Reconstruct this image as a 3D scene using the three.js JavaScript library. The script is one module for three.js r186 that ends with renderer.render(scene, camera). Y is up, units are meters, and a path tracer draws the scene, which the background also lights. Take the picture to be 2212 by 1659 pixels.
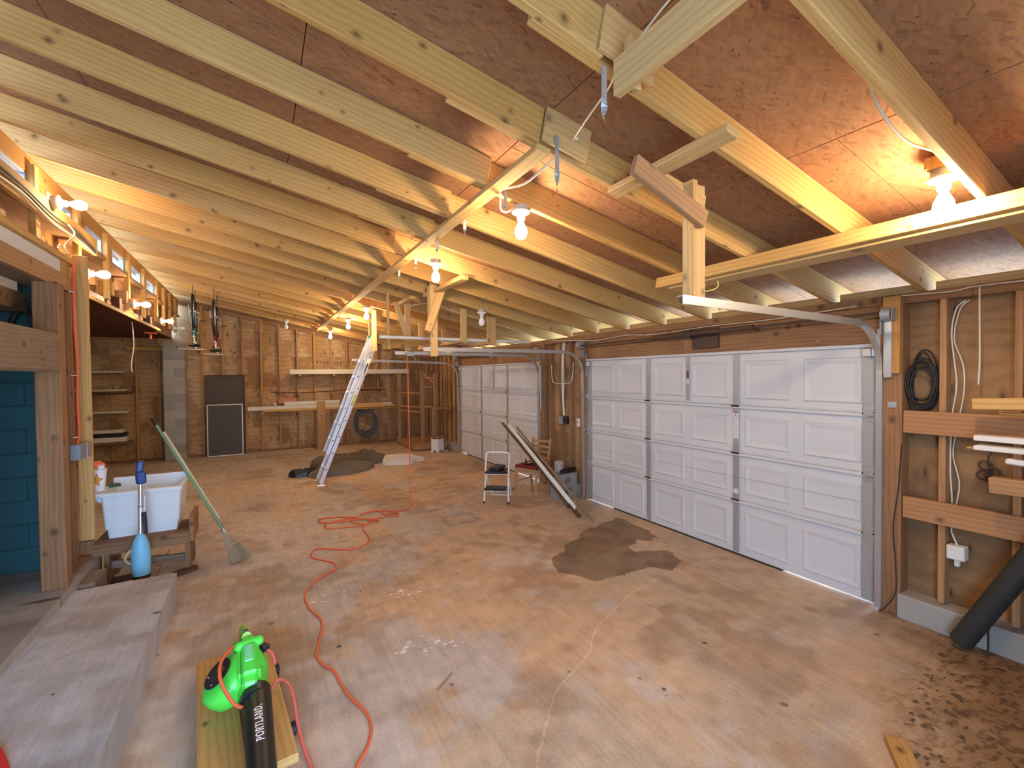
import * as THREE from 'three';
import { mergeGeometries } from 'three/addons/utils/BufferGeometryUtils.js';

// ---------------------------------------------------------------- camera, sky, exposure
const scene = new THREE.Scene();
const camera = new THREE.PerspectiveCamera(2 * Math.atan(829.5 / 980) * 180 / Math.PI, 2212 / 1659, 0.05, 200);
{
  const yaw = 0.5095, pitch = -0.0206, roll = -0.0100;
  const f0 = new THREE.Vector3(Math.sin(yaw), 0, -Math.cos(yaw)), r0 = new THREE.Vector3(Math.cos(yaw), 0, Math.sin(yaw)), u0 = new THREE.Vector3(0, 1, 0);
  const fw = f0.clone().multiplyScalar(Math.cos(pitch)).addScaledVector(u0, Math.sin(pitch));
  const up0 = f0.clone().multiplyScalar(-Math.sin(pitch)).addScaledVector(u0, Math.cos(pitch));
  const rt = r0.clone().multiplyScalar(Math.cos(roll)).addScaledVector(up0, Math.sin(roll));
  const up = r0.clone().multiplyScalar(-Math.sin(roll)).addScaledVector(up0, Math.cos(roll));
  camera.position.set(0, 1.92, 0);
  camera.quaternion.setFromRotationMatrix(new THREE.Matrix4().makeBasis(rt, up, fw.clone().negate()));
}
scene.background = new THREE.Color().setRGB(15, 22, 33);      // bright overcast sky outside
const renderer = new THREE.WebGLRenderer({ antialias: true });
renderer.toneMapping = THREE.LinearToneMapping;
renderer.toneMappingExposure = 0.61;
renderer.shadowMap.enabled = true;
const BULB_COLOR = new THREE.Color().setRGB(1.0, 0.76, 0.48);
const BULB_POWER = 5.0;
const NZ = 0.9, NEARX0 = -1.30, NEARX1 = 0.95, NEARY = 2.6;              // open doorway behind the camera

// ---------------------------------------------------------------- helpers
function mul(seed) { let a = seed >>> 0; return () => { a = (a + 0x6D2B79F5) >>> 0; let t = a; t = Math.imul(t ^ (t >>> 15), t | 1); t ^= t + Math.imul(t ^ (t >>> 7), t | 61); return ((t ^ (t >>> 14)) >>> 0) / 4294967296; }; }
const rnd = mul(20240611);
const rr = (a, b) => a + (b - a) * rnd();
const V3 = (x, y, z) => new THREE.Vector3(x, y, z);
const used = {};
function numbered(n) { used[n] = (used[n] ?? -1) + 1; return used[n] ? n + '_' + String(used[n]).padStart(3, '0') : n; }
function shade(m) { m.castShadow = true; m.receiveShadow = true; return m; }
function thing(name, label, category, pos = [0, 0, 0], turn = 0, group) {
  const o = new THREE.Group(); o.name = numbered(name); o.position.set(...pos); o.rotation.y = turn;
  o.userData = { label, category }; if (group) o.userData.group = group; scene.add(o); return o;
}
function struct(name, label) { const o = new THREE.Group(); o.name = numbered(name); o.userData = { kind: 'structure', label, category: name.split('_')[0] }; scene.add(o); return o; }
function part(parent, name, geo, mat, p = [0, 0, 0], r = [0, 0, 0], label) {
  const m = shade(new THREE.Mesh(geo, mat)); m.name = name; m.position.set(...p); m.rotation.set(...r); if (label) m.userData.label = label; parent.add(m); return m;
}
function single(name, geo, mat, label, category, p = [0, 0, 0], r = [0, 0, 0], group) {
  const m = shade(new THREE.Mesh(geo, mat)); m.name = numbered(name); m.position.set(...p); m.rotation.set(...r); m.userData = { label, category }; if (group) m.userData.group = group; scene.add(m); return m;
}
// chamfered box, uv in metres along the grain
const TU = 3.0, TV = 0.36;
function cbox(sx, sy, sz, b = 0.003, o = {}) {
  const s = [sx / 2, sy / 2, sz / 2]; b = Math.min(b, s[0] * .45, s[1] * .45, s[2] * .45);
  const g = o.grain ?? (sx >= sy && sx >= sz ? 0 : sy >= sz ? 1 : 2), tu = o.tu ?? TU, tv = o.tv ?? TV;
  const ou = o.ou ?? rnd(), ov = o.ov ?? rnd();
  const pos = [], nor = [], uv = [];
  const V = (sg, ax) => sg.map((q, i) => q * (i === ax ? s[i] : s[i] - b));
  const tri = (A, B, C) => {
    const e1 = [0, 1, 2].map(i => B[i] - A[i]), e2 = [0, 1, 2].map(i => C[i] - A[i]);
    let n = [e1[1] * e2[2] - e1[2] * e2[1], e1[2] * e2[0] - e1[0] * e2[2], e1[0] * e2[1] - e1[1] * e2[0]];
    if (n[0] * (A[0] + B[0] + C[0]) + n[1] * (A[1] + B[1] + C[1]) + n[2] * (A[2] + B[2] + C[2]) < 0) { [B, C] = [C, B]; n = n.map(q => -q); }
    const l = Math.hypot(...n) || 1; n = n.map(q => q / l);
    const a = n.map(Math.abs), d = a[0] >= a[1] && a[0] >= a[2] ? 0 : a[1] >= a[2] ? 1 : 2;
    for (const P of [A, B, C]) {
      pos.push(...P); nor.push(...n);
      if (d === g) { const [i, j] = [0, 1, 2].filter(q => q !== g); uv.push(P[i] / tu * 0.3 + ou, P[j] / tv + ov); }
      else { const k = [0, 1, 2].find(q => q !== g && q !== d); uv.push(P[g] / tu + ou, P[k] / tv + ov + d * .37); }
    }
  };
  const quad = (A, B, C, D) => { tri(A, B, C); tri(A, C, D); };
  for (let a = 0; a < 3; a++) for (const q of [-1, 1]) {
    const [i, j] = [0, 1, 2].filter(t => t !== a); const c = (x, y) => { const r = [0, 0, 0]; r[a] = q; r[i] = x; r[j] = y; return V(r, a); };
    quad(c(-1, -1), c(1, -1), c(1, 1), c(-1, 1));
  }
  if (b > 0) {
    for (let t = 0; t < 3; t++) { const [i, j] = [0, 1, 2].filter(q => q !== t); for (const x of [-1, 1]) for (const y of [-1, 1]) { const c = (z, ax) => { const r = [0, 0, 0]; r[t] = z; r[i] = x; r[j] = y; return V(r, ax); }; quad(c(-1, i), c(1, i), c(1, j), c(-1, j)); } }
    for (const x of [-1, 1]) for (const y of [-1, 1]) for (const z of [-1, 1]) tri(V([x, y, z], 0), V([x, y, z], 1), V([x, y, z], 2));
  }
  const geo = new THREE.BufferGeometry();
  geo.setAttribute('position', new THREE.Float32BufferAttribute(pos, 3)); geo.setAttribute('normal', new THREE.Float32BufferAttribute(nor, 3)); geo.setAttribute('uv', new THREE.Float32BufferAttribute(uv, 2));
  return geo;
}
// box by its limits
function lim(parent, name, mat, x0, x1, y0, y1, z0, z1, o = {}) {
  return part(parent, name, cbox(x1 - x0, y1 - y0, z1 - z0, o.b ?? .003, o), mat, [(x0 + x1) / 2, (y0 + y1) / 2, (z0 + z1) / 2], [0, 0, 0], o.label);
}
// board between two points; h along local y (kept near vertical), t across
function between(parent, name, p, q, h, t, mat, o = {}) {
  const a = V3(...p), c = V3(...q), d = c.clone().sub(a), L = d.length(); d.normalize();
  let z = V3(0, 1, 0).projectOnPlane(d); if (z.lengthSq() < 1e-4) z = V3(0, 0, 1).projectOnPlane(d); z.normalize();
  const side = d.clone().cross(z).normalize();
  const m = new THREE.Matrix4().makeBasis(d, z, side);
  const mesh = part(parent, name, o.geo ?? cbox(L, h, t, o.b ?? .003, { grain: 0, ...o }), mat);
  mesh.quaternion.setFromRotationMatrix(m); if (o.twist) mesh.rotateX(o.twist); mesh.position.copy(a.add(c).multiplyScalar(.5)); if (o.label) mesh.userData.label = o.label; return mesh;
}
function tube(pts, r, seg = 40, rad = 7, closed = false, tension = .5) { return new THREE.TubeGeometry(new THREE.CatmullRomCurve3(pts.map(p => V3(...p)), closed, 'catmullrom', tension), seg, r, rad, closed); }
function rod(p, q, r, r2 = r, seg = 12) {      // cylinder geometry from p to q
  const a = V3(...p), b = V3(...q), d = b.clone().sub(a), L = d.length(); const g = new THREE.CylinderGeometry(r2, r, L, seg);
  g.applyQuaternion(new THREE.Quaternion().setFromUnitVectors(V3(0, 1, 0), d.normalize())); g.translate((p[0] + q[0]) / 2, (p[1] + q[1]) / 2, (p[2] + q[2]) / 2); return g;
}
function lathe(pts, seg = 24) { return new THREE.LatheGeometry(pts.map(p => new THREE.Vector2(p[0], p[1])), seg); }
// sweep a closed outline [[a,b]..] along a path lying in a plane with normal N: a runs along N, b along the in-plane normal
function sweep(path, outline, N) {
  const P = path.map(p => V3(...p)), n = V3(...N).normalize(), pos = [], K = outline.length;
  const ring = P.map((p, i) => { const t = (P[i + 1] ?? p).clone().sub(P[i - 1] ?? p).normalize(), b = t.clone().cross(n).normalize(); return outline.map(([u, v]) => p.clone().addScaledVector(n, u).addScaledVector(b, v)); });
  const tri = (A, B, C) => { for (const q of [A, B, C]) pos.push(q.x, q.y, q.z); };
  for (let i = 0; i + 1 < ring.length; i++) for (let k = 0; k < K; k++) { const a = ring[i][k], b = ring[i][(k + 1) % K], c = ring[i + 1][(k + 1) % K], d = ring[i + 1][k]; tri(a, b, c); tri(a, c, d); }
  const g = new THREE.BufferGeometry(); g.setAttribute('position', new THREE.Float32BufferAttribute(pos, 3)); g.computeVertexNormals();
  g.setAttribute('uv', new THREE.Float32BufferAttribute(new Float32Array(pos.length / 3 * 2), 2)); return g;
}
const xf = (g, p, r = [0, 0, 0], s = [1, 1, 1]) => { g = g.index ? g.toNonIndexed() : g; g.applyMatrix4(new THREE.Matrix4().compose(V3(...p), new THREE.Quaternion().setFromEuler(new THREE.Euler(...r)), V3(...s))); return g; };
const merge = (...gs) => mergeGeometries(gs.map(g => g.index ? g.toNonIndexed() : g), false);

// ---------------------------------------------------------------- noise and textures
function hash(x, y, s) { let h = Math.imul(x | 0, 374761393) + Math.imul(y | 0, 668265263) + Math.imul(s | 0, 1442695041); h = Math.imul(h ^ (h >>> 13), 1274126177); return ((h ^ (h >>> 16)) >>> 0) / 4294967296; }
function vn(x, y, s, px = 0, py = 0) {
  let xi = Math.floor(x), yi = Math.floor(y); let fx = x - xi, fy = y - yi; fx = fx * fx * (3 - 2 * fx); fy = fy * fy * (3 - 2 * fy);
  let x1 = xi + 1, y1 = yi + 1; if (px) { xi = ((xi % px) + px) % px; x1 = ((x1 % px) + px) % px; } if (py) { yi = ((yi % py) + py) % py; y1 = ((y1 % py) + py) % py; }
  const a = hash(xi, yi, s), b = hash(x1, yi, s), c = hash(xi, y1, s), d = hash(x1, y1, s);
  return a + (b - a) * fx + (c - a) * fy + (a - b - c + d) * fx * fy;
}
function tex(w, h, fn, srgb = true) {
  const d = new Uint8Array(w * h * 4); const c = [0, 0, 0];
  for (let y = 0; y < h; y++) for (let x = 0; x < w; x++) { fn(x / w, y / h, c, x, y); const i = (y * w + x) * 4; d[i] = Math.max(0, Math.min(255, c[0])); d[i + 1] = Math.max(0, Math.min(255, c[1])); d[i + 2] = Math.max(0, Math.min(255, c[2])); d[i + 3] = 255; }
  const t = new THREE.DataTexture(d, w, h, THREE.RGBAFormat); t.wrapS = t.wrapT = THREE.RepeatWrapping; t.magFilter = THREE.LinearFilter; t.minFilter = THREE.LinearMipmapLinearFilter; t.generateMipmaps = true; t.needsUpdate = true;
  if (srgb) t.colorSpace = THREE.SRGBColorSpace; return t;
}
const lerp = (a, b, t) => a + (b - a) * t, ss = (a, b, x) => { const t = Math.max(0, Math.min(1, (x - a) / (b - a))); return t * t * (3 - 2 * t); };
// sawn softwood: growth rings, fibre, knots.  3 m x 0.36 m
function woodTex(seed, light, dark, knots = 9, wear = 0.12, w = 1536, h = 192) {
  const R = mul(seed), ks = []; for (let i = 0; i < knots; i++) ks.push([R(), R(), .006 + .010 * R(), .5 + R() * .5]);
  return tex(w, h, (u, v, c) => {
    const U = u * 3, W = v * .36; let warp = 0, kn = 0;
    for (const [ku, kv, kr, kd] of ks) { let du = Math.abs(u - ku); if (du > .5) du = 1 - du; du *= 3; if (du > .25) continue; let dv = v - kv; if (dv > .5) dv -= 1; if (dv < -.5) dv += 1; dv *= .36; const q = (du * du) / (kr * kr * 16) + (dv * dv) / (kr * kr * 6); warp += Math.exp(-q) * .02 * Math.sign(dv || 1); const r = Math.hypot(du * .8, dv) / kr; kn = Math.max(kn, kd * (1 - ss(.75, 1.15, r)) * (.72 + .28 * Math.sin(r * 14)), kd * .35 * (1 - ss(1, 2.6, r))); }
    const a = vn(u * 5, v * 3, seed, 5, 3), b = vn(u * 11, v * 5, seed + 1, 11, 5);
    const ph = (W - warp) * 62 + 3.2 * a + 1.1 * b; const ring = Math.pow(.5 + .5 * Math.sin(ph * 6.283 * .5), 2.2);
    const fib = vn(u * 70, v * 190, seed + 2, 70, 190) * .6 + vn(u * 190, v * 96, seed + 3, 190, 96) * .4;
    const pat = vn(u * 4, v * 2, seed + 4, 4, 2) * .6 + vn(u * 17, v * 7, seed + 5, 17, 7) * .4;
    let t = .27 * ring + .24 * (fib - .5) + wear * 2.4 * (pat - .5) + .24; t = Math.max(0, Math.min(1, t));
    for (let i = 0; i < 3; i++) c[i] = lerp(lerp(light[i], dark[i], t), dark[i] * .38, kn * .85);
  });
}
// ---- sheets
function osbTex(seed, base) {
  const w = 1024, cv = document.createElement('canvas'); cv.width = cv.height = w; const x = cv.getContext('2d'); const R = mul(seed);
  x.fillStyle = `rgb(${base.join(',')})`; x.fillRect(0, 0, w, w);
  for (let i = 0; i < 5200; i++) {
    const k = .86 + .26 * R(), hue = R(); const col = [base[0] * k * (hue > .97 ? .72 : 1), base[1] * k * (hue > .97 ? .66 : .97 + .06 * R()), base[2] * k * (hue > .97 ? .6 : .9 + .2 * R())];
    x.fillStyle = `rgba(${col.map(v => Math.min(255, v | 0)).join(',')},${.28 + .36 * R()})`;
    const px = R() * w, py = R() * w, L = 26 + 62 * R(), W = 6 + 13 * R(), an = (R() - .5) * 1.5;
    for (const dx of [-w, 0, w]) for (const dy of [-w, 0, w]) { if (px + dx < -100 || px + dx > w + 100 || py + dy < -100 || py + dy > w + 100) continue; x.save(); x.translate(px + dx, py + dy); x.rotate(an); x.fillRect(-L / 2, -W / 2, L, W); x.restore(); }
  }
  for (let i = 0; i < 46; i++) { x.fillStyle = `rgba(62,38,24,${.35 + .4 * R()})`; x.save(); x.translate(R() * w, R() * w); x.rotate((R() - .5) * 2); x.beginPath(); x.ellipse(0, 0, 3 + 6 * R(), 2 + 3 * R(), 0, 0, 7); x.fill(); x.restore(); }
  const t = new THREE.CanvasTexture(cv); t.wrapS = t.wrapT = THREE.RepeatWrapping; t.colorSpace = THREE.SRGBColorSpace; return t;
}
// rotary-cut plywood with knots, plugs and water stains; 1.22 x 2.44 m
function plyTex(seed, light, dark, stain, amount, w = 512, h = 1024) {
  const R = mul(seed), ks = []; for (let i = 0; i < 34; i++) ks.push([R(), R(), .006 + .014 * R(), .5 + .5 * R()]);
  return tex(w, h, (u, v, c) => {
    const a = vn(u * 3, v * 2, seed, 3, 2), g = Math.pow(.5 + .5 * Math.sin((u * 1.22 * 15 + 2.6 * a + 1.3 * vn(u * 9, v * 3, seed + 1, 9, 3)) * 6.283), 1.6);
    const fib = vn(u * 210, v * 40, seed + 2, 210, 40); let kn = 0;
    for (const [ku, kv, kr, kd] of ks) { let du = (u - ku) * 1.22, dv = (v - kv) * 2.44; if (Math.abs(du) > .06 || Math.abs(dv) > .08) continue; const r = Math.hypot(du, dv * .8) / kr; kn = Math.max(kn, kd * (1 - ss(.6, 1.2, r)), kd * .3 * (1 - ss(1, 3, r))); }
    let t = .30 * g + .30 * (fib - .5) + .2 + .5 * (vn(u * 6, v * 5, seed + 3, 6, 5) - .5); t = Math.max(0, Math.min(1, t));
    const run = vn(u * 34, v * 3, seed + 4, 34, 3), pt = vn(u * 5, v * 4, seed + 6, 5, 4) * .65 + vn(u * 19, v * 13, seed + 7, 19, 13) * .35;
    const s = amount * ss(.42, .62, pt + .22 * (run - .5));
    for (let i = 0; i < 3; i++) c[i] = lerp(lerp(lerp(light[i], dark[i], t), stain[i], s), dark[i] * .35, kn * .8);
  });
}
function inPoly(P, x, z) { let r = false; for (let i = 0, j = P.length - 1; i < P.length; j = i++) { const [a, b] = P[i], [c, d] = P[j]; if ((b > z) !== (d > z) && x < (c - a) * (z - b) / (d - b) + a) r = !r; } return r; }
function distSeg(P, x, z) { let m = 9; for (let i = 0; i + 1 < P.length; i++) { const [a, b] = P[i], [c, d] = P[i + 1]; const t = Math.max(0, Math.min(1, ((x - a) * (c - a) + (z - b) * (d - b)) / ((c - a) ** 2 + (d - b) ** 2))); m = Math.min(m, Math.hypot(x - a - t * (c - a), z - b - t * (d - b))); } return m; }
const WET = [[4.15, -4.56], [3.71, -4.47], [3.25, -4.28], [2.6, -3.9], [2.5, -3.58], [2.66, -3.39], [2.68, -3.25], [3.0, -3.25], [3.25, -3.23], [3.37, -3.23], [3.49, -3.09], [3.74, -3.15], [3.85, -3.39], [3.67, -3.54], [3.48, -3.57], [3.56, -3.73], [3.77, -3.83], [4.02, -3.72], [4.13, -4.11]];
const CRACK = [[4.15, -3.01], [3.58, -3.07], [3.31, -3.04], [3.05, -2.98], [2.77, -2.92], [2.45, -2.77], [2.22, -2.68], [2.09, -2.58], [2.0, -2.48], [1.93, -2.43], [1.69, -2.32], [1.54, -2.25], [1.30, -2.02], [1.14, -1.85]];
function concreteTex(w, h, x0, x1, z0, z1, marks, grey = 0) {      // u over x0..x1, v over z0..z1, world coordinates
  const R = mul(77), spots = []; for (let i = 0; i < 260; i++) spots.push([lerp(-4, 4.4, R()), lerp(-13, 1.5, R()), .006 + .03 * R() * R(), R()]);
  const grid = {}; for (const s of spots) { const k = Math.floor(s[0]) + '_' + Math.floor(s[1]); (grid[k] ??= []).push(s); }
  const chips = []; for (let i = 0; i < 46; i++) { const b = [[1.08, -3.96], [.95, -3.15], [1.12, -3.02], [.5, -4.2]][i % 4]; chips.push([b[0] + (R() - .5) * .34, b[1] + (R() - .5) * .16, .004 + .012 * R(), .9 * R()]); }
  return tex(w, h, (u, v, c) => {
    const x = lerp(x0, x1, u), z = lerp(z0, z1, v);
    const big = vn(x * .9, z * .9, 1), mid = vn(x * 3.1, z * 3.1, 2), sm = vn(x * 13, z * 13, 3), fine = vn(x * 95, z * 95, 4), st = vn(x * 60 + mid * 2, z * 4, 5), gr = vn(x * 260, z * 260, 6);
    let L = 1 + .12 * (big - .5) + .10 * (mid - .5) + .10 * (sm - .5) + .07 * (fine - .5) + .07 * (st - .5) + .07 * (gr - .5);
    const tan = Math.max(0, Math.min(1.5, .25 + 1.0 * ss(.35, .65, .5 + .22 * (x - 1.35 + .12 * z + .6) + .9 * (vn(x * 2.4, z * 2.4, 21) - .5) + .4 * (vn(x * 11, z * 11, 22) - .5)) + .5 * (vn(x * .6 + 9, z * .6, 7) - .5) + .5 * (mid - .5)));
    let r = lerp(188, 189, tan), g = lerp(174, 163, tan), b = lerp(161, 136, tan); r = lerp(r, 178, grey); g = lerp(g, 176, grey); b = lerp(b, 175, grey);
    // brown soil stains, blotchy
    const sl = ss(.56, .74, vn(x * 1.7 + 3, z * 1.7, 8) * .6 + vn(x * 7, z * 7, 9) * .4) * .12; r *= 1 - sl * .75; g *= 1 - sl; b *= 1 - sl * 1.2;
    if (marks) {
      const ex = x + .07 * (vn(x * 9, z * 9, 11) - .5), ez = z + .09 * (vn(x * 9 + 5, z * 9, 12) - .5) + .03 * (vn(x * 40, z * 40, 15) - .5);
      if (x > 2.3 && z < -2.9 && z > -4.8 && inPoly(WET, ex, ez)) { const k = .66 + .10 * vn(x * 5, z * 5, 13); r *= k; g *= k * .96; b *= k * .90; }
      const cd = (x < 1 || z < -3.3 || z > -1.6) ? 9 : distSeg(CRACK, x + .02 * (vn(x * 20, z * 20, 14) - .5), z); if (cd < .007) L *= 1.10;
      // leaf litter and dirt trodden in by the near right corner
      if (x > 1.6 && z > -2.4) { const dm = ss(.45, 1.0, (x - 2.1) * .40 + (z + 1.35) * .75 + .35 * (vn(x * 2.2, z * 2.2, 16) - .5)); const dd = dm * ss(.52, .70, vn(x * 14 + z * 9, z * 40 - x * 8, 17) * .55 + vn(x * 60, z * 60, 18) * .45); r *= 1 - .24 * dd; g *= 1 - .29 * dd; b *= 1 - .36 * dd; const bl = dm * (.55 + .9 * vn(x * 5, z * 8, 23)); r *= 1 - .20 * bl; g *= 1 - .25 * bl; b *= 1 - .34 * bl; }
      const sq = Math.max(Math.abs(x - 2.32) / .24, Math.abs(z + 5.62) / .22); if (sq > .66 && sq < 1) { const k = .86 + .1 * sm; r *= k; g *= k; b *= k; }
      if (x < 1.5 && z < -2.7 && z > -4.5) for (const [cx, cz, cr, el] of chips) { const d = Math.hypot((x - cx) * .5, (z - cz) + (x - cx) * .3 * el); if (d < cr * (.5 + sm * .6)) { r = 226; g = 220; b = 212; } }
      const sk = (x < .8 || x > 1.2) ? 9 : distSeg([[.92, -2.62], [1.05, -2.72]], x, z); if (sk < .012) L *= .78;
    }
    const cell = grid[Math.floor(x) + '_' + Math.floor(z)]; if (cell) for (const [sx, sz, sr, sd] of cell) { const d = Math.hypot(x - sx, z - sz) / sr; if (d < 1.3) { const k = 1 - (.18 + .42 * sd) * (1 - ss(.5, 1.2, d + .5 * (fine - .5))); r *= k; g *= k; b *= k; } }
    c[0] = r * L; c[1] = g * L; c[2] = b * L;
  });
}
const std = (o) => new THREE.MeshStandardMaterial(o), phy = (o) => new THREE.MeshPhysicalMaterial(o);
const lin = (r, g, b) => new THREE.Color().setRGB(r, g, b);
const bumpNoise = (() => { const t = tex(512, 512, (u, v, c) => { const k = 255 * (.45 * vn(u * 128, v * 128, 31, 128, 128) + .35 * vn(u * 50, v * 50, 32, 50, 50) + .2 * vn(u * 16, v * 16, 33, 16, 16)); c[0] = c[1] = c[2] = k; }, false); return t; })();

const T = {
  pineA: woodTex(101, [214, 174, 106], [168, 118, 58], 8, .14), pineB: woodTex(102, [218, 180, 116], [174, 126, 66], 11, .16),
  fir: woodTex(103, [190, 146, 102], [138, 98, 62], 9, .16), treat: woodTex(104, [214, 178, 122], [170, 130, 78], 8, .14),
  brown: woodTex(105, [150, 112, 76], [96, 66, 42], 10, .22), grey: woodTex(106, [150, 128, 106], [104, 84, 66], 8, .24), dark: woodTex(107, [98, 62, 44], [56, 32, 22], 6, .2),
  osb: osbTex(201, [156, 110, 74]),
  plyA: plyTex(301, [196, 164, 122], [152, 114, 76], [138, 104, 68], .45), plyB: plyTex(302, [190, 154, 110], [148, 108, 68], [122, 86, 52], .55), plyC: plyTex(303, [180, 146, 102], [142, 104, 66], [206, 182, 146], .5), plyD: plyTex(304, [158, 122, 82], [122, 88, 56], [112, 84, 56], .5),
};
const wood = (t, tint = [1, 1, 1], rough = .78) => std({ map: T[t], color: lin(...tint), roughness: rough, bumpMap: T[t], bumpScale: .0012 });
const M = {
  pine: [wood('pineA'), wood('pineB', [.98, .95, .9]), wood('pineA', [.92, .86, .78]), wood('pineB', [1, .98, .96])],
  fir: [wood('fir'), wood('fir', [.9, .88, .86]), wood('pineA', [.86, .74, .6])],
  treat: wood('treat'), brown: wood('brown'), brown2: wood('brown', [1.22, 1.18, 1.14]), grey: wood('grey'), dark: wood('dark'),
  plank: wood('fir', [1, .92, .9]), red: wood('dark', [1.1, .62, .5]),
  osb: std({ map: T.osb, roughness: .85, bumpMap: T.osb, bumpScale: .001 }),
  ply: [std({ map: T.plyA, roughness: .85 }), std({ map: T.plyB, roughness: .85 }), std({ map: T.plyC, roughness: .85 }), std({ map: T.plyD, roughness: .85 })],
  galv: std({ color: lin(.52, .54, .55), metalness: .75, roughness: .42, bumpMap: bumpNoise, bumpScale: .0005 }),
  galvDull: std({ color: lin(.42, .43, .43), metalness: .55, roughness: .55, bumpMap: bumpNoise, bumpScale: .0006 }),
  alu: std({ color: lin(.78, .80, .82), metalness: .9, roughness: .28 }),
  steelDark: std({ color: lin(.05, .045, .04), metalness: .6, roughness: .5 }),
  rust: std({ color: lin(.10, .06, .04), metalness: .3, roughness: .7 }),
  doorWhite: std({ color: lin(.60, .60, .595), roughness: .5, bumpMap: bumpNoise, bumpScale: .0006 }),
  whitePaint: std({ color: lin(.76, .75, .70), roughness: .55 }), whitePanel: std({ color: lin(.70, .69, .66), roughness: .8, bumpMap: bumpNoise, bumpScale: .002 }),
  cream: std({ color: lin(.66, .61, .48), roughness: .6 }), creamWire: std({ color: lin(.74, .68, .54), roughness: .5 }),
  rubber: std({ color: lin(.02, .02, .022), roughness: .6 }), black: std({ color: lin(.012, .012, .013), roughness: .42 }),
  orangeCord: std({ color: lin(.75, .13, .045), roughness: .45 }), pinkCord: std({ color: lin(.72, .14, .11), roughness: .45 }),
  greyBox: std({ color: lin(.23, .27, .31), roughness: .6 }), teal: std({ color: lin(.020, .080, .095), roughness: .8, bumpMap: bumpNoise, bumpScale: .003 }),
  mortarTeal: std({ color: lin(.016, .06, .07), roughness: .9 }),
  cmu: [std({ color: lin(.36, .34, .30), roughness: .95, bumpMap: bumpNoise, bumpScale: .003 }), std({ color: lin(.31, .29, .255), roughness: .95, bumpMap: bumpNoise, bumpScale: .003 }), std({ color: lin(.40, .38, .34), roughness: .95, bumpMap: bumpNoise, bumpScale: .003 })],
  mortar: std({ color: lin(.44, .41, .37), roughness: .95 }),
  porcelain: std({ color: lin(.82, .81, .78), roughness: .3 }),
  glass: phy({ color: lin(.95, .97, 1), transmission: 1, thickness: 0, roughness: .05 }),
};

// ================================================================ SETTING
const D = 4.37, SL = 0.2101, TH = Math.atan(SL), NS = [Math.sin(TH), Math.cos(TH)];
const yr = (x) => 2.52 + SL * (D - x);                     // underside of the rafters
const RZ = (k) => -0.80 - 0.636 * k;                       // rafter positions
// ---- floor
const floor = struct('floor', 'stained bare concrete garage floor with cracks and wet patch');
function concrete(parent, name, x0, x1, z0, z1, w, h, marks) {
  const g = new THREE.BoxGeometry(x1 - x0, .2, z1 - z0), p = g.attributes.position, uv = g.attributes.uv;
  for (let i = 0; i < p.count; i++) uv.setXY(i, (p.getX(i) + (x1 - x0) / 2) / (x1 - x0), (p.getZ(i) + (z1 - z0) / 2) / (z1 - z0));
  const bt = bumpNoise.clone(); bt.repeat.set((x1 - x0) * 2, (z1 - z0) * 2); bt.needsUpdate = true;
  return part(parent, name, g, std({ map: concreteTex(w, h, x0, x1, z0, z1, marks), roughness: .82, bumpMap: bt, bumpScale: .0015 }), [(x0 + x1) / 2, -.1, (z0 + z1) / 2]);
}
concrete(floor, 'concrete_slab', -.9, 4.62, -6.32, 2.3, 1280, 1792, true);
concrete(floor, 'concrete_slab', -4.3, 4.62, -13.5, -6.328, 768, 768, false);
concrete(floor, 'concrete_slab', -1.75, -.908, -6.32, -4.6, 256, 512, false);
const ground = struct('ground', 'pale gravel ground around the garage');
part(ground, 'gravel', new THREE.BoxGeometry(60, .1, 60), std({ color: lin(.58, .60, .54), roughness: .95 }), [0, -.256, -4]);
// ---- raised step and kerb by the left doorway
const step = struct('floor_step', 'raised grey concrete platform beside the doorway');
const stepMat = std({ map: concreteTex(384, 1024, -1.31, -.65, -4.84, 1.2, false, 1), roughness: .85, bumpMap: bumpNoise, bumpScale: .0015 });
{ const g = new THREE.BoxGeometry(.66, .23, 5.74); const uv = g.attributes.uv, p = g.attributes.position; for (let i = 0; i < p.count; i++) uv.setXY(i, (p.getX(i) + .33) / .66, (p.getZ(i) + 2.87 + p.getY(i)) / 5.74); part(step, 'platform', g, stepMat, [-.98, .115, -1.97]); }
const kerb = struct('floor_kerb', 'concrete kerb and floor of the room behind the doorway');
{ const g = new THREE.BoxGeometry(2.9, .3, 6.75); const uv = g.attributes.uv, p = g.attributes.position; for (let i = 0; i < p.count; i++) uv.setXY(i, (p.getX(i) + 1.45) / 2.9, (p.getZ(i) + 3.4) / 6.8); part(kerb, 'sill_floor', g, std({ map: stepMat.map, color: lin(.78, .70, .6), roughness: .9 }), [-2.76, .15, -2.18]); }
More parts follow.
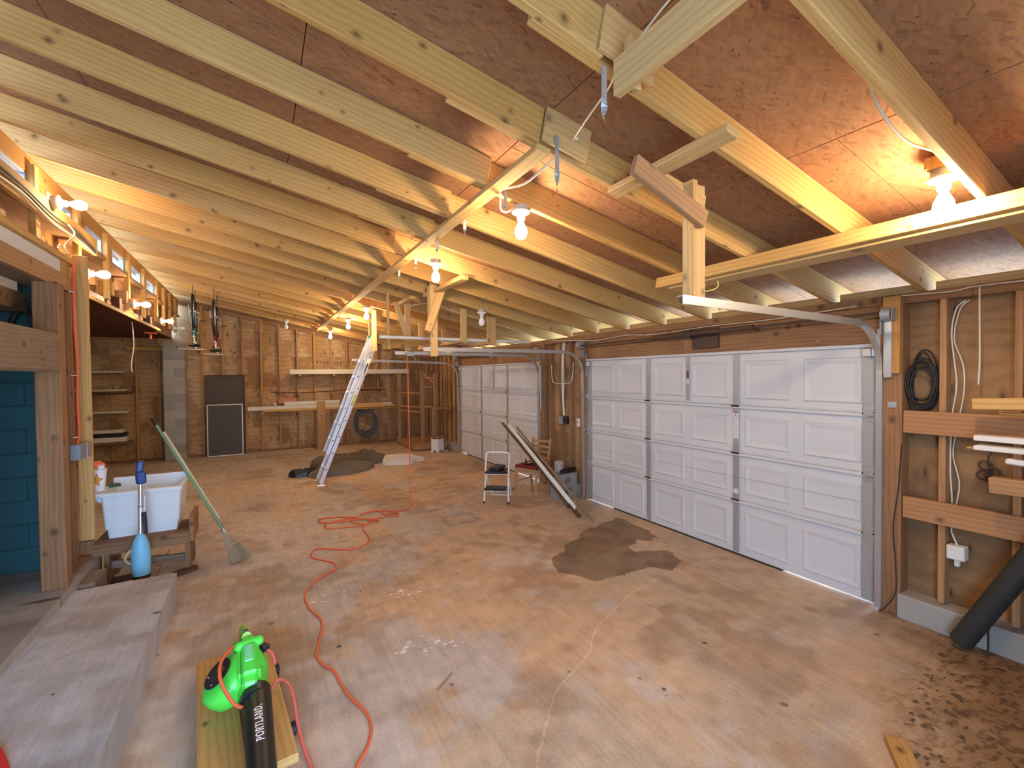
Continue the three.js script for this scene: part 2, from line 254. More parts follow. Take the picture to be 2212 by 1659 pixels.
// ---- roof: OSB deck and rafters
const ceiling = struct('ceiling', 'sloping roof of strand board panels on exposed pine rafters');
{
  const XE = [4.86, 3.70, 2.53, 1.365, .19, -.98, -2.3], ZE = []; for (let z = 2.6; z > -13.7; z -= 2.544) ZE.push(z); ZE.push(-13.62);
  for (let i = 0; i + 1 < XE.length; i++) for (let j = 0; j + 1 < ZE.length; j++) {
    const off = i % 2 ? 1.27 : 0; let z0 = ZE[j + 1] + off, z1 = ZE[j] + off;  if (j + 2 === ZE.length) z0 = -13.62; z0 = Math.max(z0, -13.62); z1 = Math.min(z1, 1.2); if (z1 - z0 < .1) continue;
    const xm = (XE[i] + XE[i + 1]) / 2, L = (XE[i] - XE[i + 1]) / Math.cos(TH) - .005, h = .197;
    part(ceiling, 'osb_panel', cbox(L, .012, z1 - z0 - .005, .001, { grain: 0, tu: 1.1, tv: 1.1 }), M.osb, [xm + NS[0] * h, yr(xm) + NS[1] * h, (z0 + z1) / 2], [0, 0, -TH]);
  }
  { const xm = 1.28, h = .225; part(ceiling, 'roofing', new THREE.BoxGeometry(7.2 / Math.cos(TH), .03, 14.9), M.black, [xm + NS[0] * h, yr(xm) + NS[1] * h, -6.23], [0, 0, -TH]); }
  const raf = (x0, x1, z, m) => { const h = .095; between(ceiling, 'rafter', [x0 + NS[0] * h, yr(x0) + NS[1] * h, z], [x1 + NS[0] * h, yr(x1) + NS[1] * h, z], .19, .040, m, { b: .004 }); };
  for (let k = -3; k <= 19; k++) { const z = RZ(k), e = 1.30 + rr(-.10, .16), s = .85 + rr(-.1, .1); raf(-1.95, e, z, M.pine[(k + 8) % 4]); raf(s, 4.84, z - .041, M.pine[(k * 3 + 25) % 4]); }
  raf(-1.95, 4.84, -13.38, M.brown2);
  // plywood scabs beside the rafters where the door hangers are nailed
  const scab = (xc, zc, w, h, nm = 'scab_plate') => { const p = part(ceiling, nm, cbox(w, h, .02, .002), M.treat, [xc + NS[0] * .1, yr(xc) + NS[1] * .1, zc], [0, 0, -TH]); return p; };
  scab(1.48, RZ(2) + .032, .30, .185); scab(1.33, RZ(1) + .032, .30, .19);
}
// ---- far wall
const wallFar = struct('wall_far', 'far gable wall of weathered plywood between wood studs');
{
  const zb = -13.42; let k = 0;
  for (let x = -4.2; x < 4.5; x += 1.25) {
    const x1 = Math.min(x + 1.245, 4.5); lim(wallFar, 'plywood_panel', M.ply[k % 2], x, x1, 0, 2.445, zb - .012, zb, { grain: 1, tu: 2.44, tv: 1.22, b: .001 });
    const g = new THREE.Shape(); const top = (q) => yr(q) + .21; g.moveTo(x, 2.45); g.lineTo(x1, 2.45); g.lineTo(x1, Math.max(2.46, top(x1))); g.lineTo(x, top(x)); g.closePath();
    const e = new THREE.ExtrudeGeometry(g, { depth: .012, bevelEnabled: false }); const uv = e.attributes.uv, p = e.attributes.position; for (let i = 0; i < p.count; i++) uv.setXY(i, p.getY(i) / 2.44 + k * .3, p.getX(i) / 1.22); part(wallFar, 'plywood_panel', e, M.ply[k % 3 ? 2 : 0], [0, 0, zb - .012]); k++;
  }
  { const g = new THREE.Shape(); g.moveTo(-4.3, -.05); g.lineTo(4.6, -.05); g.lineTo(4.6, yr(4.6) + .2); g.lineTo(-4.3, yr(-4.3) + .2); part(wallFar, 'siding', new THREE.ExtrudeGeometry(g, { depth: .06, bevelEnabled: false }), M.grey, [0, 0, zb - .075]); }
  for (let i = -3; i <= 14; i++) { const x = -1.19 + .42 * i; if (x > 4.4 || (x > -1.95 && x < -1.3)) continue; lim(wallFar, 'stud', M.fir[(i + 5) % 3], x - .02, x + .02, .04, yr(x) - .02, zb, zb + .09); }
  lim(wallFar, 'bottom_plate', M.brown, -4.2, 4.4, .0, .04, zb, zb + .09);
  between(wallFar, 'top_plate', [-2.2, yr(-2.2) - .06, zb + .06], [4.4, yr(4.4) - .06, zb + .06], .09, .05, M.brown2);
  // row of dark knot holes on the panel above the shelf is in the sheet itself; battens by the hanging chain end
  for (const [x0, x1] of [[3.35, 3.47], [3.62, 3.75], [3.95, 4.08]]) lim(wallFar, 'batten', M.brown2, x0, x1, .05, 2.45, zb + .09, zb + .11);
}
// ---- right wall with two garage doors
const wallRight = struct('wall_right', 'right wall of plywood and studs around two garage doors');
{
  const xb = 4.46, P = (z0, z1, m) => lim(wallRight, 'plywood_panel', m, xb, xb + .012, .18, 2.5, z0, z1, { grain: 1, tu: 2.44, tv: 1.22, b: .001 });
  P(-.57, .4, M.ply[3]); P(-1.72, -.575, M.ply[3]); P(.405, 1.5, M.ply[0]); P(1.505, 2.3, M.ply[0]); P(-6.72, -5.46, M.ply[1]); P(-11.6, -10.5, M.ply[1]); P(-12.5, -11.605, M.ply[1]); P(-13.4, -12.505, M.ply[1]);
  for (const [z0, z1] of [[-1.74, 2.3], [-6.74, -5.46], [-13.42, -10.46]]) lim(wallRight, 'siding', M.grey, xb + .013, xb + .07, -.05, 2.5, z0, z1);
  const stud = (z, m = M.fir[1], w = .04, x0 = 4.37, y0 = .2) => lim(wallRight, 'stud', m, x0, xb, y0, 2.44, z - w / 2, z + w / 2);
  for (const z of [-1.36, -.98, -.58, -.18, .24, .66, 1.08, 1.5, 1.92]) stud(z, M.fir[z < -1.2 ? 0 : 1]);
  for (const z of [-5.66, -5.92, -6.2, -6.5]) stud(z, M.brown2); for (const z of [-10.7, -11.0, -11.35, -11.75, -12.15, -12.55, -12.95]) stud(z, M.brown2);
  for (const z of [-10.85, -11.18, -11.55]) lim(wallRight, 'batten', M.fir[2], 4.355, 4.37, .1, 2.44, z - .05, z + .05);
  // posts at the door jambs
  for (const [z0, z1, m] of [[-1.73, -1.585, M.brown2], [-5.60, -5.47, M.brown], [-6.74, -6.60, M.brown2], [-10.56, -10.46, M.brown]]) lim(wallRight, 'jamb_post', m, 4.33, xb, 0, 2.44, z0, z1);
  lim(wallRight, 'nailer_block', M.fir[2], 4.30, 4.33, 1.90, 2.50, -1.70, -1.59);
  // headers, top plate, blocking
  for (const [z0, z1] of [[-5.47, -3.7], [-3.70, -1.73], [-10.46, -8.5], [-8.5, -6.74]]) lim(wallRight, 'header_board', M.brown2, 4.385, 4.44, 2.125, 2.45, z0 + .002, z1 - .002);
  for (const [z0, z1] of [[-13.4, -9], [-9, -4.6], [-4.6, -1.2], [-1.2, 2.3]]) lim(wallRight, 'top_plate', M.brown2, 4.36, xb, 2.44, 2.515, z0, z1 - .003);
  for (let k = -5; k <= 7; k++) lim(wallRight, 'blocking', M.treat, 4.40, 4.44, 2.516, 2.58, RZ(k + 1) + .022, RZ(k) - .064);
  // kerb of concrete block under the wall beside the door with notices
  for (const [z0, z1, m] of [[-1.60, -1.10, 0], [-1.09, -.69, 1], [-.68, -.28, 2], [-.27, .13, 0], [.14, .54, 1], [.55, .95, 0], [.96, 2.3, 2]]) lim(wallRight, 'kerb_block', M.cmu[m], 4.30, 4.52, 0, .19, z0, z1, { b: .008 });
  for (const [z0, z1, m] of [[-6.6, -6.2, 0], [-6.19, -5.6, 1]]) lim(wallRight, 'kerb_block', M.cmu[m], 4.36, 4.52, 0, .19, z0, z1, { b: .008 });
  for (const [z0, z1, m] of [[-13.4, -12.4, 0], [-12.39, -11.4, 1], [-11.39, -10.56, 2]]) lim(wallRight, 'kerb_block', M.cmu[m], 4.36, 4.52, 0, .19, z0, z1, { b: .008 });
  // two brown shelf rails nailed across the studs
  lim(wallRight, 'rail', M.plank, 4.325, 4.365, 1.445, 1.615, -1.575, .6, { ou: .3 }); lim(wallRight, 'rail', M.plank, 4.325, 4.365, .79, .955, -1.575, .6, { ou: .7 });
}
// ---- garage doors
function garageDoor(name, label, z0, z1) {     // z0 = right (near) edge, z1 = far edge
  const g = struct(name, label); g.position.set(D, .012, z0); const W = z0 - z1, S = [0, .570, 1.064, 1.558, 2.128];
  const loc = (x, y, w) => [x, y, -w];
  const stileG = (h) => cbox(.004, h, .075, .0015);
  for (let i = 0; i < 4; i++) {
    const y0 = S[i], y1 = S[i + 1], H = y1 - y0 - .010;
    const sec = part(g, 'door_section', cbox(.045, H, W, .003, { tu: 1, tv: 1 }), M.doorWhite, [.026, (y0 + y1) / 2, -W / 2]);
    const pw = W / 6;
    for (let p = 0; p < 6; p++) {           // pressed panels
      const cw = -W / 2 + pw * (p + .5), off = (p % 2 ? -.018 : .018), hw = pw / 2 - .075, hh = H / 2 - .085;
      const rings = [[0, 0], [.010, .013], [.018, .013], [.055, .003]], pos = [];
      const R = rings.map(([o, d]) => [[-hw + o, -hh + o], [hw - o, -hh + o], [hw - o, hh - o], [-hw + o, hh - o]].map(([a, b]) => [-d, b, a]));
      const tri = (a, b, c) => pos.push(...a, ...b, ...c);
      for (let r = 0; r < 3; r++) for (let q = 0; q < 4; q++) { const a = R[r][q], b = R[r][(q + 1) % 4], c = R[r + 1][(q + 1) % 4], d = R[r + 1][q]; tri(a, b, c); tri(a, c, d); }
      tri(R[3][0], R[3][1], R[3][2]); tri(R[3][0], R[3][2], R[3][3]);
      const pg = new THREE.BufferGeometry(); pg.setAttribute('position', new THREE.Float32BufferAttribute(pos, 3)); pg.computeVertexNormals(); pg.setAttribute('uv', new THREE.Float32BufferAttribute(pos.flatMap((v, i2) => i2 % 3 === 2 ? [pos[i2] , pos[i2 - 1]] : []), 2));
      const pm = part(sec, 'raised_panel', pg, M.doorWhite, [-.0228, -.012, cw + off]);
    }
    if (i < 3) part(g, 'section_lip', merge(xf(cbox(.026, .030, W - .10, .004), [-.010, y1 - .010, -W / 2]), xf(cbox(.014, .012, W - .10, .003), [-.005, y1 + .013, -W / 2])), M.doorWhite);
    else part(g, 'top_strut', cbox(.03, .028, W - .01, .003), M.doorWhite, [-.012, y1 - .012, -W / 2]);
    for (const [f, wd] of [[.012, .085], [1 / 3, .07], [2 / 3, .07], [.988, .085]]) part(g, 'stile', cbox(.006, H - .03, wd, .002), M.galvDull, [-.001 - .004, (y0 + y1) / 2, f < .1 ? -.045 : f > .9 ? -W + .045 : -W * f]);
    if (i === 3) part(g, 'stile', cbox(.006, H - .05, .05, .002), M.galvDull, [-.006, (y0 + y1) / 2, -W / 2]);
    if (i > 0) for (const f of [0, 1 / 3, 2 / 3, 1]) {
      const h = new THREE.Group(); h.name = 'hinge'; h.position.set(-.012, y0, -W * f + (f === 0 ? -.035 : f === 1 ? .035 : 0)); g.add(h);
      part(h, 'leaf', merge(xf(cbox(.004, .055, .07, .001), [0, .04, 0]), xf(cbox(.004, .055, .07, .001), [0, -.04, 0])), M.galv); part(h, 'knuckle', rod([-.008, 0, -.045], [-.008, 0, .045], .010), M.steelDark);
      if (f === 0 || f === 1) { const s = f ? -1 : 1; part(h, 'roller', merge(rod([-.03, 0, s * .0], [-.03, 0, s * .09], .006), rod([-.03, 0, s * .075], [-.03, 0, s * .09], .022)), M.galv); part(h, 'bracket', cbox(.03, .05, .06, .002), M.galv, [-.018, .01, 0]); }
    }
  }
  part(g, 'gap_light_blocker', cbox(.006, 2.12, W, .001), M.black, [.053, 1.064, -W / 2]);  // black sheet added behind the sections to block outside light and darken the gaps
  for (const f of [0, 1]) part(g, 'top_bracket', cbox(.05, .07, .07, .006), M.galv, [-.03, 2.06, -W * f + (f ? .04 : -.04)]);
  part(g, 'bottom_seal', cbox(.05, .016, W - 1.3, .004), M.rubber, [.025, -.004, -W / 2 - (name === 'door_1' ? .1 : .3)]);
  // folded latch brackets
  for (const f of [0, 1]) part(g, 'latch', merge(xf(cbox(.012, .03, .09, .002), [-.012, 1.02 - .2 * 0, -W * f + (f ? .0 : -.0)]), xf(cbox(.03, .012, .03, .002), [-.02, .96 + .06, -W * f + (f ? .05 : -.05)])), M.galv);
  part(g, 'pull_cord', rod([-.016, .82, -.1], [-.016, .80, -W + .1], .0018, .0018, 5), M.galvDull);
  return g;
}
const door1 = garageDoor('door_1', 'large white raised panel garage door with galvanized stiles', -1.775, -5.45);
const door2 = garageDoor('door_2', 'white raised panel garage door farther along, behind the chair', -6.80, -10.44);
// printed notices on the stiles
function notice(draw, w, h) { const c = document.createElement('canvas'); c.width = w; c.height = h; draw(c.getContext('2d'), w, h); const t = new THREE.CanvasTexture(c); t.colorSpace = THREE.SRGBColorSpace; return std({ map: t, roughness: .6 }); }
const nA = notice((x, w, h) => { x.fillStyle = '#e9e6e2'; x.fillRect(0, 0, w, h); x.fillStyle = '#b5382a'; x.fillRect(0, 0, w, 22); x.fillStyle = '#222'; x.beginPath(); x.arc(30, 40, 7, 0, 7); x.fill(); x.fillRect(20, 50, 22, 7); x.fillRect(12, 58, 12, 6); x.fillRect(36, 60, 16, 6); x.fillStyle = '#777'; for (let y = 80; y < h - 8; y += 9) x.fillRect(8, y, w - 16 - (y % 4) * 3, 3); }, 64, 320);
const nB = notice((x, w, h) => { x.fillStyle = '#3b3a3a'; x.fillRect(0, 0, w, h); x.fillStyle = '#c8442c'; x.fillRect(0, 0, w, 26); x.fillStyle = '#e6e4df'; x.fillRect(0, 112, w, 70); x.fillStyle = '#888'; for (let y = 34; y < 108; y += 10) x.fillRect(6, y, w - 14, 3); for (let y = 120; y < 178; y += 9) x.fillRect(6, y, w - 18, 3); }, 48, 182);
const nC = notice((x, w, h) => { x.fillStyle = '#d8d8d4'; x.fillRect(0, 0, w, h); }, 16, 16);
{ const W = 3.675, pl = (w, h) => { const g = new THREE.BoxGeometry(w, h, .001); g.rotateY(-Math.PI / 2); return g; };
  part(door1, 'safety_notice', pl(.055, .285), nA, [-.0095, 1.36, -W / 3], [0, 0, 0], 'white safety notice with pictogram'); part(door1, 'warning_label', pl(.035, .16), nB, [-.0105, 1.86, -W / 2], [0, 0, 0], 'black and red warning label'); part(door1, 'blank_label', pl(.05, .05), nC, [-.0095, .66, -W / 3]); }
// ---- near wall behind the camera, open to daylight through a wide doorway
const wallNear = struct('wall_near', 'near wall behind the viewpoint with a wide open doorway');
lim(wallNear, 'sheathing', M.ply[0], -4.3, NEARX0, -.05, 3.9, NZ, NZ + .12, { grain: 1, tu: 2.44, tv: 1.22 }); lim(wallNear, 'sheathing', M.ply[0], NEARX1, 4.6, -.05, 2.9, NZ, NZ + .12, { grain: 1, tu: 2.44, tv: 1.22 });
{ const g = new THREE.Shape(); g.moveTo(NEARX0, NEARY); g.lineTo(NEARX1, NEARY); g.lineTo(NEARX1, yr(NEARX1) + .2); g.lineTo(NEARX0, yr(NEARX0) + .2); part(wallNear, 'gable_sheathing', new THREE.ExtrudeGeometry(g, { depth: .12, bevelEnabled: false }), M.ply[0], [0, 0, NZ]); }
// ---- left wall: doorway, clerestory, alcove
const wallLeft = struct('wall_left', 'left wall framing with doorway posts, headers and a clerestory strip');
{
  // doorway header, layer on layer
  lim(wallLeft, 'header_cap', M.pine[1], -1.52, -1.38, 2.905, 2.955, -5.40, NZ); lim(wallLeft, 'frieze_board', M.whitePanel, -1.44, -1.41, 2.795, 2.905, -5.10, -4.12); lim(wallLeft, 'frieze_board', M.pine[2], -1.44, -1.405, 2.795, 2.905, -5.30, -5.105);
  lim(wallLeft, 'frieze_board', M.whitePanel, -1.44, -1.41, 2.795, 2.905, -4.11, NZ);
  lim(wallLeft, 'header_board', M.fir[0], -1.43, -1.39, 2.665, 2.795, -5.33, NZ); lim(wallLeft, 'header_board', M.grey, -1.60, -1.432, 2.665, 2.70, -5.33, NZ);
  lim(wallLeft, 'inner_panel', M.whitePanel, -1.68, -1.65, 2.60, 2.80, -5.05, NZ); lim(wallLeft, 'inner_header', M.brown2, -1.74, -1.60, 2.46, 2.60, -5.05, NZ);
  // posts and studs at the doorway
  lim(wallLeft, 'door_post', M.brown2, -1.475, -1.325, .30, 2.665, -4.86, -4.73, { b: .008, ou: .15 }); lim(wallLeft, 'white_panel', M.whitePanel, -1.44, -1.415, .36, 2.66, -5.16, -4.86); lim(wallLeft, 'stud', M.brown, -1.46, -1.40, .30, 2.66, -5.26, -5.17);
  lim(wallLeft, 'stud', M.pine[3], -1.425, -1.325, .46, 3.02, -5.47, -5.43); lim(wallLeft, 'stud', M.brown, -1.44, -1.335, .30, .455, -5.48, -5.43); lim(wallLeft, 'sill_plate', M.brown, -1.48, -1.35, .30, .335, -5.48, -4.865); lim(wallLeft, 'stud', M.fir[1], -1.50, -1.43, .30, 2.905, -5.42, -5.30);
  lim(wallLeft, 'foam_strip', M.black, -1.414, -1.385, 1.40, 2.37, -5.02, -4.93, { b: .01, label: 'dark rubber strip' });
  lim(wallLeft, 'cross_timber', M.grey, -1.42, -1.30, 1.975, 2.265, -4.66, NZ, { b: .02 });
  lim(wallLeft, 'jamb', M.grey, -1.70, -1.60, .3, 2.46, -4.36, -4.24);
  // upper wall: header under the rafters, clerestory sill wall, studs
  lim(wallLeft, 'clerestory_header', M.fir[2], -1.68, -1.63, 3.625, yr(-1.63) - .004, -13.3, NZ);
  const ZW = [-9.79, -8.75, -7.72, -6.69, -5.66, -4.63, -3.60, -2.57, -1.54, -.51]; const wh = .60;
  lim(wallLeft, 'sill_board', M.fir[0], -1.70, -1.63, 3.395, 3.425, -13.3, NZ);
  let prev = -13.3; for (const z of ZW) { lim(wallLeft, 'pier', M.fir[2], -1.68, -1.64, 3.425, 3.625, prev, z - wh); prev = z; } lim(wallLeft, 'pier', M.fir[2], -1.68, -1.64, 3.425, 3.625, prev, NZ);
  for (let z = -13.3, i = 0; z < NZ; z += 1.04, i++) { const z1 = Math.min(z + 1.036, NZ); lim(wallLeft, 'sheathing_board', i % 3 ? M.fir[0] : M.fir[2], -1.80, -1.77, 3.13, 3.395, z, z1); lim(wallLeft, 'sheathing_board', i % 2 ? M.plank : M.fir[1], -1.80, -1.77, 2.86, 3.126, z, z1); }
  for (const z of [-4.24, -5.27, -6.30, -7.33, -8.36, -9.39, -10.42, -11.2, -11.9, -12.6]) lim(wallLeft, 'clerestory_stud', M.pine[1], -1.635, -1.585, z < -10.2 ? 2.95 : 2.90, 3.70, z - .045, z + .045);
  lim(wallLeft, 'sill_board', M.fir[0], -1.765, -1.60, 3.36, 3.393, -13.3, NZ);
  // lumber plank with the wiring, set along the studs
  lim(wallLeft, 'wiring_plank', M.pine[0], -1.584, -1.545, 3.29, 3.47, -6.72, .6);
  // rafter tails of the old roof showing under the sill
  for (let i = 0; i < 9; i++) { const z = -4.7 - i * .72; lim(wallLeft, 'rafter_tail', i % 2 ? M.fir[0] : M.pine[2], -1.765, -1.60, 2.985, 3.16, z - .045, z + .045); }
  for (const [z0, z1] of [[-7.75, -6.85], [-9.75, -8.95], [-6.5, -5.75]]) lim(wallLeft, 'soffit_panel', M.cream, -1.76, -1.73, 2.84, 2.98, z0, z1);
  // alcove side wall, roof over it and over the room behind the doorway
  lim(wallLeft, 'alcove_sheathing', M.ply[1], -4.3, -4.18, 0, 3.2, -13.45, NZ, { grain: 1, tu: 2.44, tv: 1.22 });
  lim(wallLeft, 'lean_to_roof', M.red, -4.2, -1.80, 2.86, 2.90, -13.42, NZ, { tv: .6 });
}
// clerestory windows
[-9.79, -8.75, -7.72, -6.69, -5.66, -4.63].forEach((z, i) => {
  const w = struct('window_' + (i + 1), 'small clerestory window under the rafters'); w.position.set(-1.66, 3.525, z - .30);
  const fm = std({ color: lin(.42, .47, .52), roughness: .6 });
  part(w, 'frame', merge(xf(cbox(.05, .022, .60), [0, .089, 0]), xf(cbox(.05, .022, .60), [0, -.089, 0]), xf(cbox(.05, .16, .03), [0, 0, .285]), xf(cbox(.05, .16, .03), [0, 0, -.285])), fm);
  part(w, 'pane', new THREE.BoxGeometry(.004, .16, .54), M.glass, [-.005, 0, 0]);
});
// teal painted block wall across the room behind the doorway
const tealWall = struct('wall_teal', 'dark teal painted block wall inside the doorway');
lim(tealWall, 'mortar_bed', M.mortarTeal, -4.18, -1.52, .3, 2.86, -5.42, -5.325, { b: 0 });
for (let r = 0; r < 13; r++) for (let c = 0; c < 8; c++) { const x1 = -1.515 - c * .405 + (r % 2 ? .2 : 0), x0 = x1 - .395, y0 = .305 + r * .2, a = Math.max(x0, -4.17), b = Math.min(x1, -1.515); if (b - a < .03) continue; lim(tealWall, 'block', M.teal, a, b, y0, Math.min(y0 + .19, 2.855), -5.33, -5.315, { b: .005 }); }

// ================================================================ LAMPS
function lamp(label, pos, dir, lit, pw = 1, wired = true) {        // dir 'down' or 'right'
  const t = thing(lit ? 'bulb_lamp' : 'unlit_bulb_lamp', label, 'lamp', pos);
  const q = new THREE.Group(); if (dir === 'right') q.rotation.z = Math.PI / 2;   // built hanging down
  const turn = dir === 'right' ? [0, 0, Math.PI / 2] : [0, 0, 0];
  part(t, 'mounting_box', rod([0, 0, 0], [0, -.035, 0], .052, .052, 16), M.galvDull, [0, 0, 0], turn);
  part(t, 'lampholder', lathe([[0, -.035], [.062, -.035], [.066, -.045], [.055, -.055], [.030, -.066], [.026, -.10], [.0, -.10]]), M.porcelain, [0, 0, 0], turn, 'white porcelain lampholder');
  const bm = lit ? std({ color: lin(.9, .88, .82), roughness: .4, emissive: BULB_COLOR, emissiveIntensity: 14 }) : std({ color: lin(.85, .84, .80), roughness: .35 });
  part(t, 'bulb', lathe([[0.001, -.235], [.021, -.230], [.037, -.214], [.044, -.188], [.041, -.160], [.028, -.132], [.018, -.112], [.015, -.10]]), bm, [0, 0, 0], turn, lit ? 'glowing bulb' : 'unlit white bulb');
  if (lit) { const l = new THREE.PointLight(BULB_COLOR, BULB_POWER * pw, 0, 2); l.name = 'bulb_light'; l.castShadow = true; l.shadow.radius = 2; l.position.set(...(dir === 'right' ? [.186, 0, 0] : [0, -.186, 0])); t.add(l); }
  return t;
}
lamp('lit bulb in dark holder above the pine brace over the door with notices', [3.0, yr(3.0) + .11, RZ(0) - .137], 'down', true, 1.3);
part(ceiling, 'lamp_block', cbox(.14, .06, .13, .004), M.pine[2], [3.0, yr(3.0) + .142, RZ(0) - .127], [0, 0, 0]);
lamp('lit bulb under the rafter beside the end of the ceiling strip', [1.62, yr(1.62) - .002, RZ(3) - .04], 'down', true, 1);
lamp('lit bulb beside the ceiling strip above the wooden track hanger', [1.60, yr(1.60) - .002, RZ(6) + .18], 'down', true, 1);
lamp('lit bulb by the ceiling strip above the ladder top', [1.60, yr(1.60) - .002, RZ(11) - .04], 'down', true, 1.25);
lamp('lit bulb by the ceiling strip between ladder and far wall', [1.60, yr(1.60) - .002, RZ(14) + .1], 'down', true, 1.25);
lamp('lit bulb at the far end of the ceiling strip', [1.60, yr(1.60) - .002, RZ(18) + .05], 'down', true, 1.25);
lamp('lit bulb on the wiring plank above the doorway header', [-1.544, 3.47, -5.44], 'right', true, .55);
lamp('lit bulb on the clerestory stud beside the first window', [-1.584, 3.02, -6.31], 'right', true, .55);
lamp('lit bulb on the clerestory stud above the white soffit panel', [-1.584, 2.99, -8.37], 'right', true, .55);
lamp('lit bulb on the clerestory stud nearest the hung bicycles', [-1.584, 2.97, -10.43], 'right', true, .55);
lamp('unlit white bulb in porcelain holder above the stored white pole', [2.79, yr(2.79) - .002, RZ(8) + .03], 'down', false);
lamp('unlit bulb on the rafter before the far wall', [.61, yr(.61) - .002, RZ(18)], 'down', false);
lamp('unlit white bulb sticking out beyond the bicycles on the left studs', [-1.584, 2.98, -11.9], 'right', false);

// ================================================================ CEILING FITTINGS
{ const t = struct('trim_1', 'long pine strip nailed under the rafters along the ceiling');
  for (const [z0, z1] of [[-5.6, -2.06], [-9.2, -5.604], [-12.95, -9.204]]) { part(t, 'strip_board', cbox(.085, .038, z1 - z0, .004, { grain: 2 }), M.pine[3], [1.36, yr(1.36) - .022, (z0 + z1) / 2], [0, 0, -TH]); } }
function strap(label, x, y, z, n, len) {
  const t = thing('metal_strap', label, 'strap', [x, y, z], 0, 'perforated straps hung from the rafters'); const pos = []; const W = .013;
  const pts = []; for (let i = 0; i <= 14; i++) { const s = i / 14, tw = s < .62 ? 0 : (s - .62) / .38 * Math.PI * .9, w = s > .93 ? W * (1 - (s - .93) / .09) : W; pts.push([[-w * Math.cos(tw), -len * s, -w * Math.sin(tw)], [w * Math.cos(tw), -len * s, w * Math.sin(tw)]]); }
  for (let i = 0; i < 14; i++) { const [a, b] = pts[i], [c, d] = pts[i + 1]; for (const o of [.0008, -.0008]) { const f = (p) => [p[0], p[1], p[2] + o]; pos.push(...f(a), ...f(b), ...f(d), ...f(a), ...f(d), ...f(c)); } }
  const g = new THREE.BufferGeometry(); g.setAttribute('position', new THREE.Float32BufferAttribute(pos, 3)); g.computeVertexNormals(); part(t, 'band', g, M.galvDull); part(t, 'screw', rod([0, -.03, 0], [0, -.03, .006], .006, .006, 8), M.galv); return t;
}
strap('long perforated metal strap on the scab plate by the strip end', 1.42, 3.20, RZ(2) + .05, 0, .30);
strap('twisted metal strap end under the hung plank', 1.20, 3.12, RZ(1) + .05, 0, .22);
strap('twisted metal strap beside the strip and the first bulb on it', 1.46, 3.16, RZ(3) + .03, 0, .16);
[4, 5, 6, 7].forEach((k, i) => strap(['small twisted strap under the rafter just past the first strip bulb', 'small twisted strap midway between the first two strip bulbs', 'small twisted strap at the second strip bulb', 'small twisted strap just past the second strip bulb'][i], 1.44, yr(1.44) + .02, RZ(k) + .03, 0, .13));
// plank hung lengthwise under the nearest rafters
{ const t = thing('hung_plank', 'pale plank hung lengthwise below the rafters beside a scab plate', 'plank', [1.24, 3.065, -.63]); part(t, 'plank', cbox(.038, .14, 1.46, .004, { grain: 2 }), M.treat, [0, -.0, 0]); part(t, 'hanger_block', cbox(.06, .2, .038, .004), M.treat, [.045, .05, -.69]); part(t, 'hanger_block', cbox(.038, .22, .08, .003), M.treat, [-.04, .12, .2]); }
// long double brace over the door with notices track
{ const t = thing('rafter_brace', 'long pine L shaped brace crossing under rafters over the door with notices', 'brace'); const x = 3.19, y = yr(3.19);
  part(t, 'board', cbox(.038, .09, 5.2, .004, { grain: 2 }), M.pine[0], [x - .05, y - .045, -.33], [0, 0, -TH]); part(t, 'board', cbox(.115, .038, 5.1, .004, { grain: 2 }), M.treat, [x + .03, y - .10, -.28], [0, 0, -TH]); part(t, 'board', cbox(.038, .05, 5.15, .004, { grain: 2 }), M.pine[2], [x - .01, y - .02, -.305], [0, 0, -TH]); }
// track hanger door with notices: cross piece, post, diagonal
{ const t = thing('track_hanger', 'pine hanger with cross piece and diagonal holding the door with notices track', 'hanger');
  part(t, 'cross_piece', cbox(.09, .038, .80, .004, { grain: 2 }), M.treat, [1.90, yr(1.90) - .022, -1.72], [0, 0, -TH]);
  lim(t, 'post', M.treat, 2.13, 2.28, 2.305, 3.0, -1.80, -1.762); lim(t, 'post_edge', M.pine[3], 2.13, 2.17, 2.305, 3.0, -1.762, -1.724);
  between(t, 'upper_cleat', [1.90, yr(1.90) - .06, -1.78], [2.28, yr(2.28) - .06, -1.78], .09, .038, M.treat);
  between(t, 'diagonal', [1.66, 2.97, -1.70], [2.19, 2.77, -1.70], .10, .038, M.fir[0]); }
// hangers farther back
{ const t = thing('track_hanger', 'wide pine hanger with twisted diagonal under the second bulb by the strip', 'hanger');
  lim(t, 'post', M.treat, 1.90, 1.995, 2.16, 3.09, -5.52, -5.482); between(t, 'diagonal', [2.09, 3.12, -5.44], [1.85, 2.47, -5.44], .09, .038, M.pine[3], { twist: .5 }); between(t, 'cross_piece', [1.99, yr(1.99) - .03, -5.9], [1.99, yr(1.99) - .03, -4.6], .05, .09, M.pine[3]); lim(t, 'back_post', M.treat, 1.885, 1.90, 2.45, 3.05, -5.56, -5.45); }
{ const t = thing('track_hanger', 'pine hanger holding the extension cord box above the floor cord', 'hanger');
  lim(t, 'post', M.treat, 1.925, 2.01, 2.255, 3.02, -6.72, -6.682); between(t, 'diagonal', [1.77, 3.0, -6.64], [1.93, 2.52, -6.64], .07, .038, M.treat); between(t, 'cross_piece', [1.9, yr(1.9) - .03, -6.9], [1.9, yr(1.9) - .03, -6.2], .05, .09, M.pine[3]); }
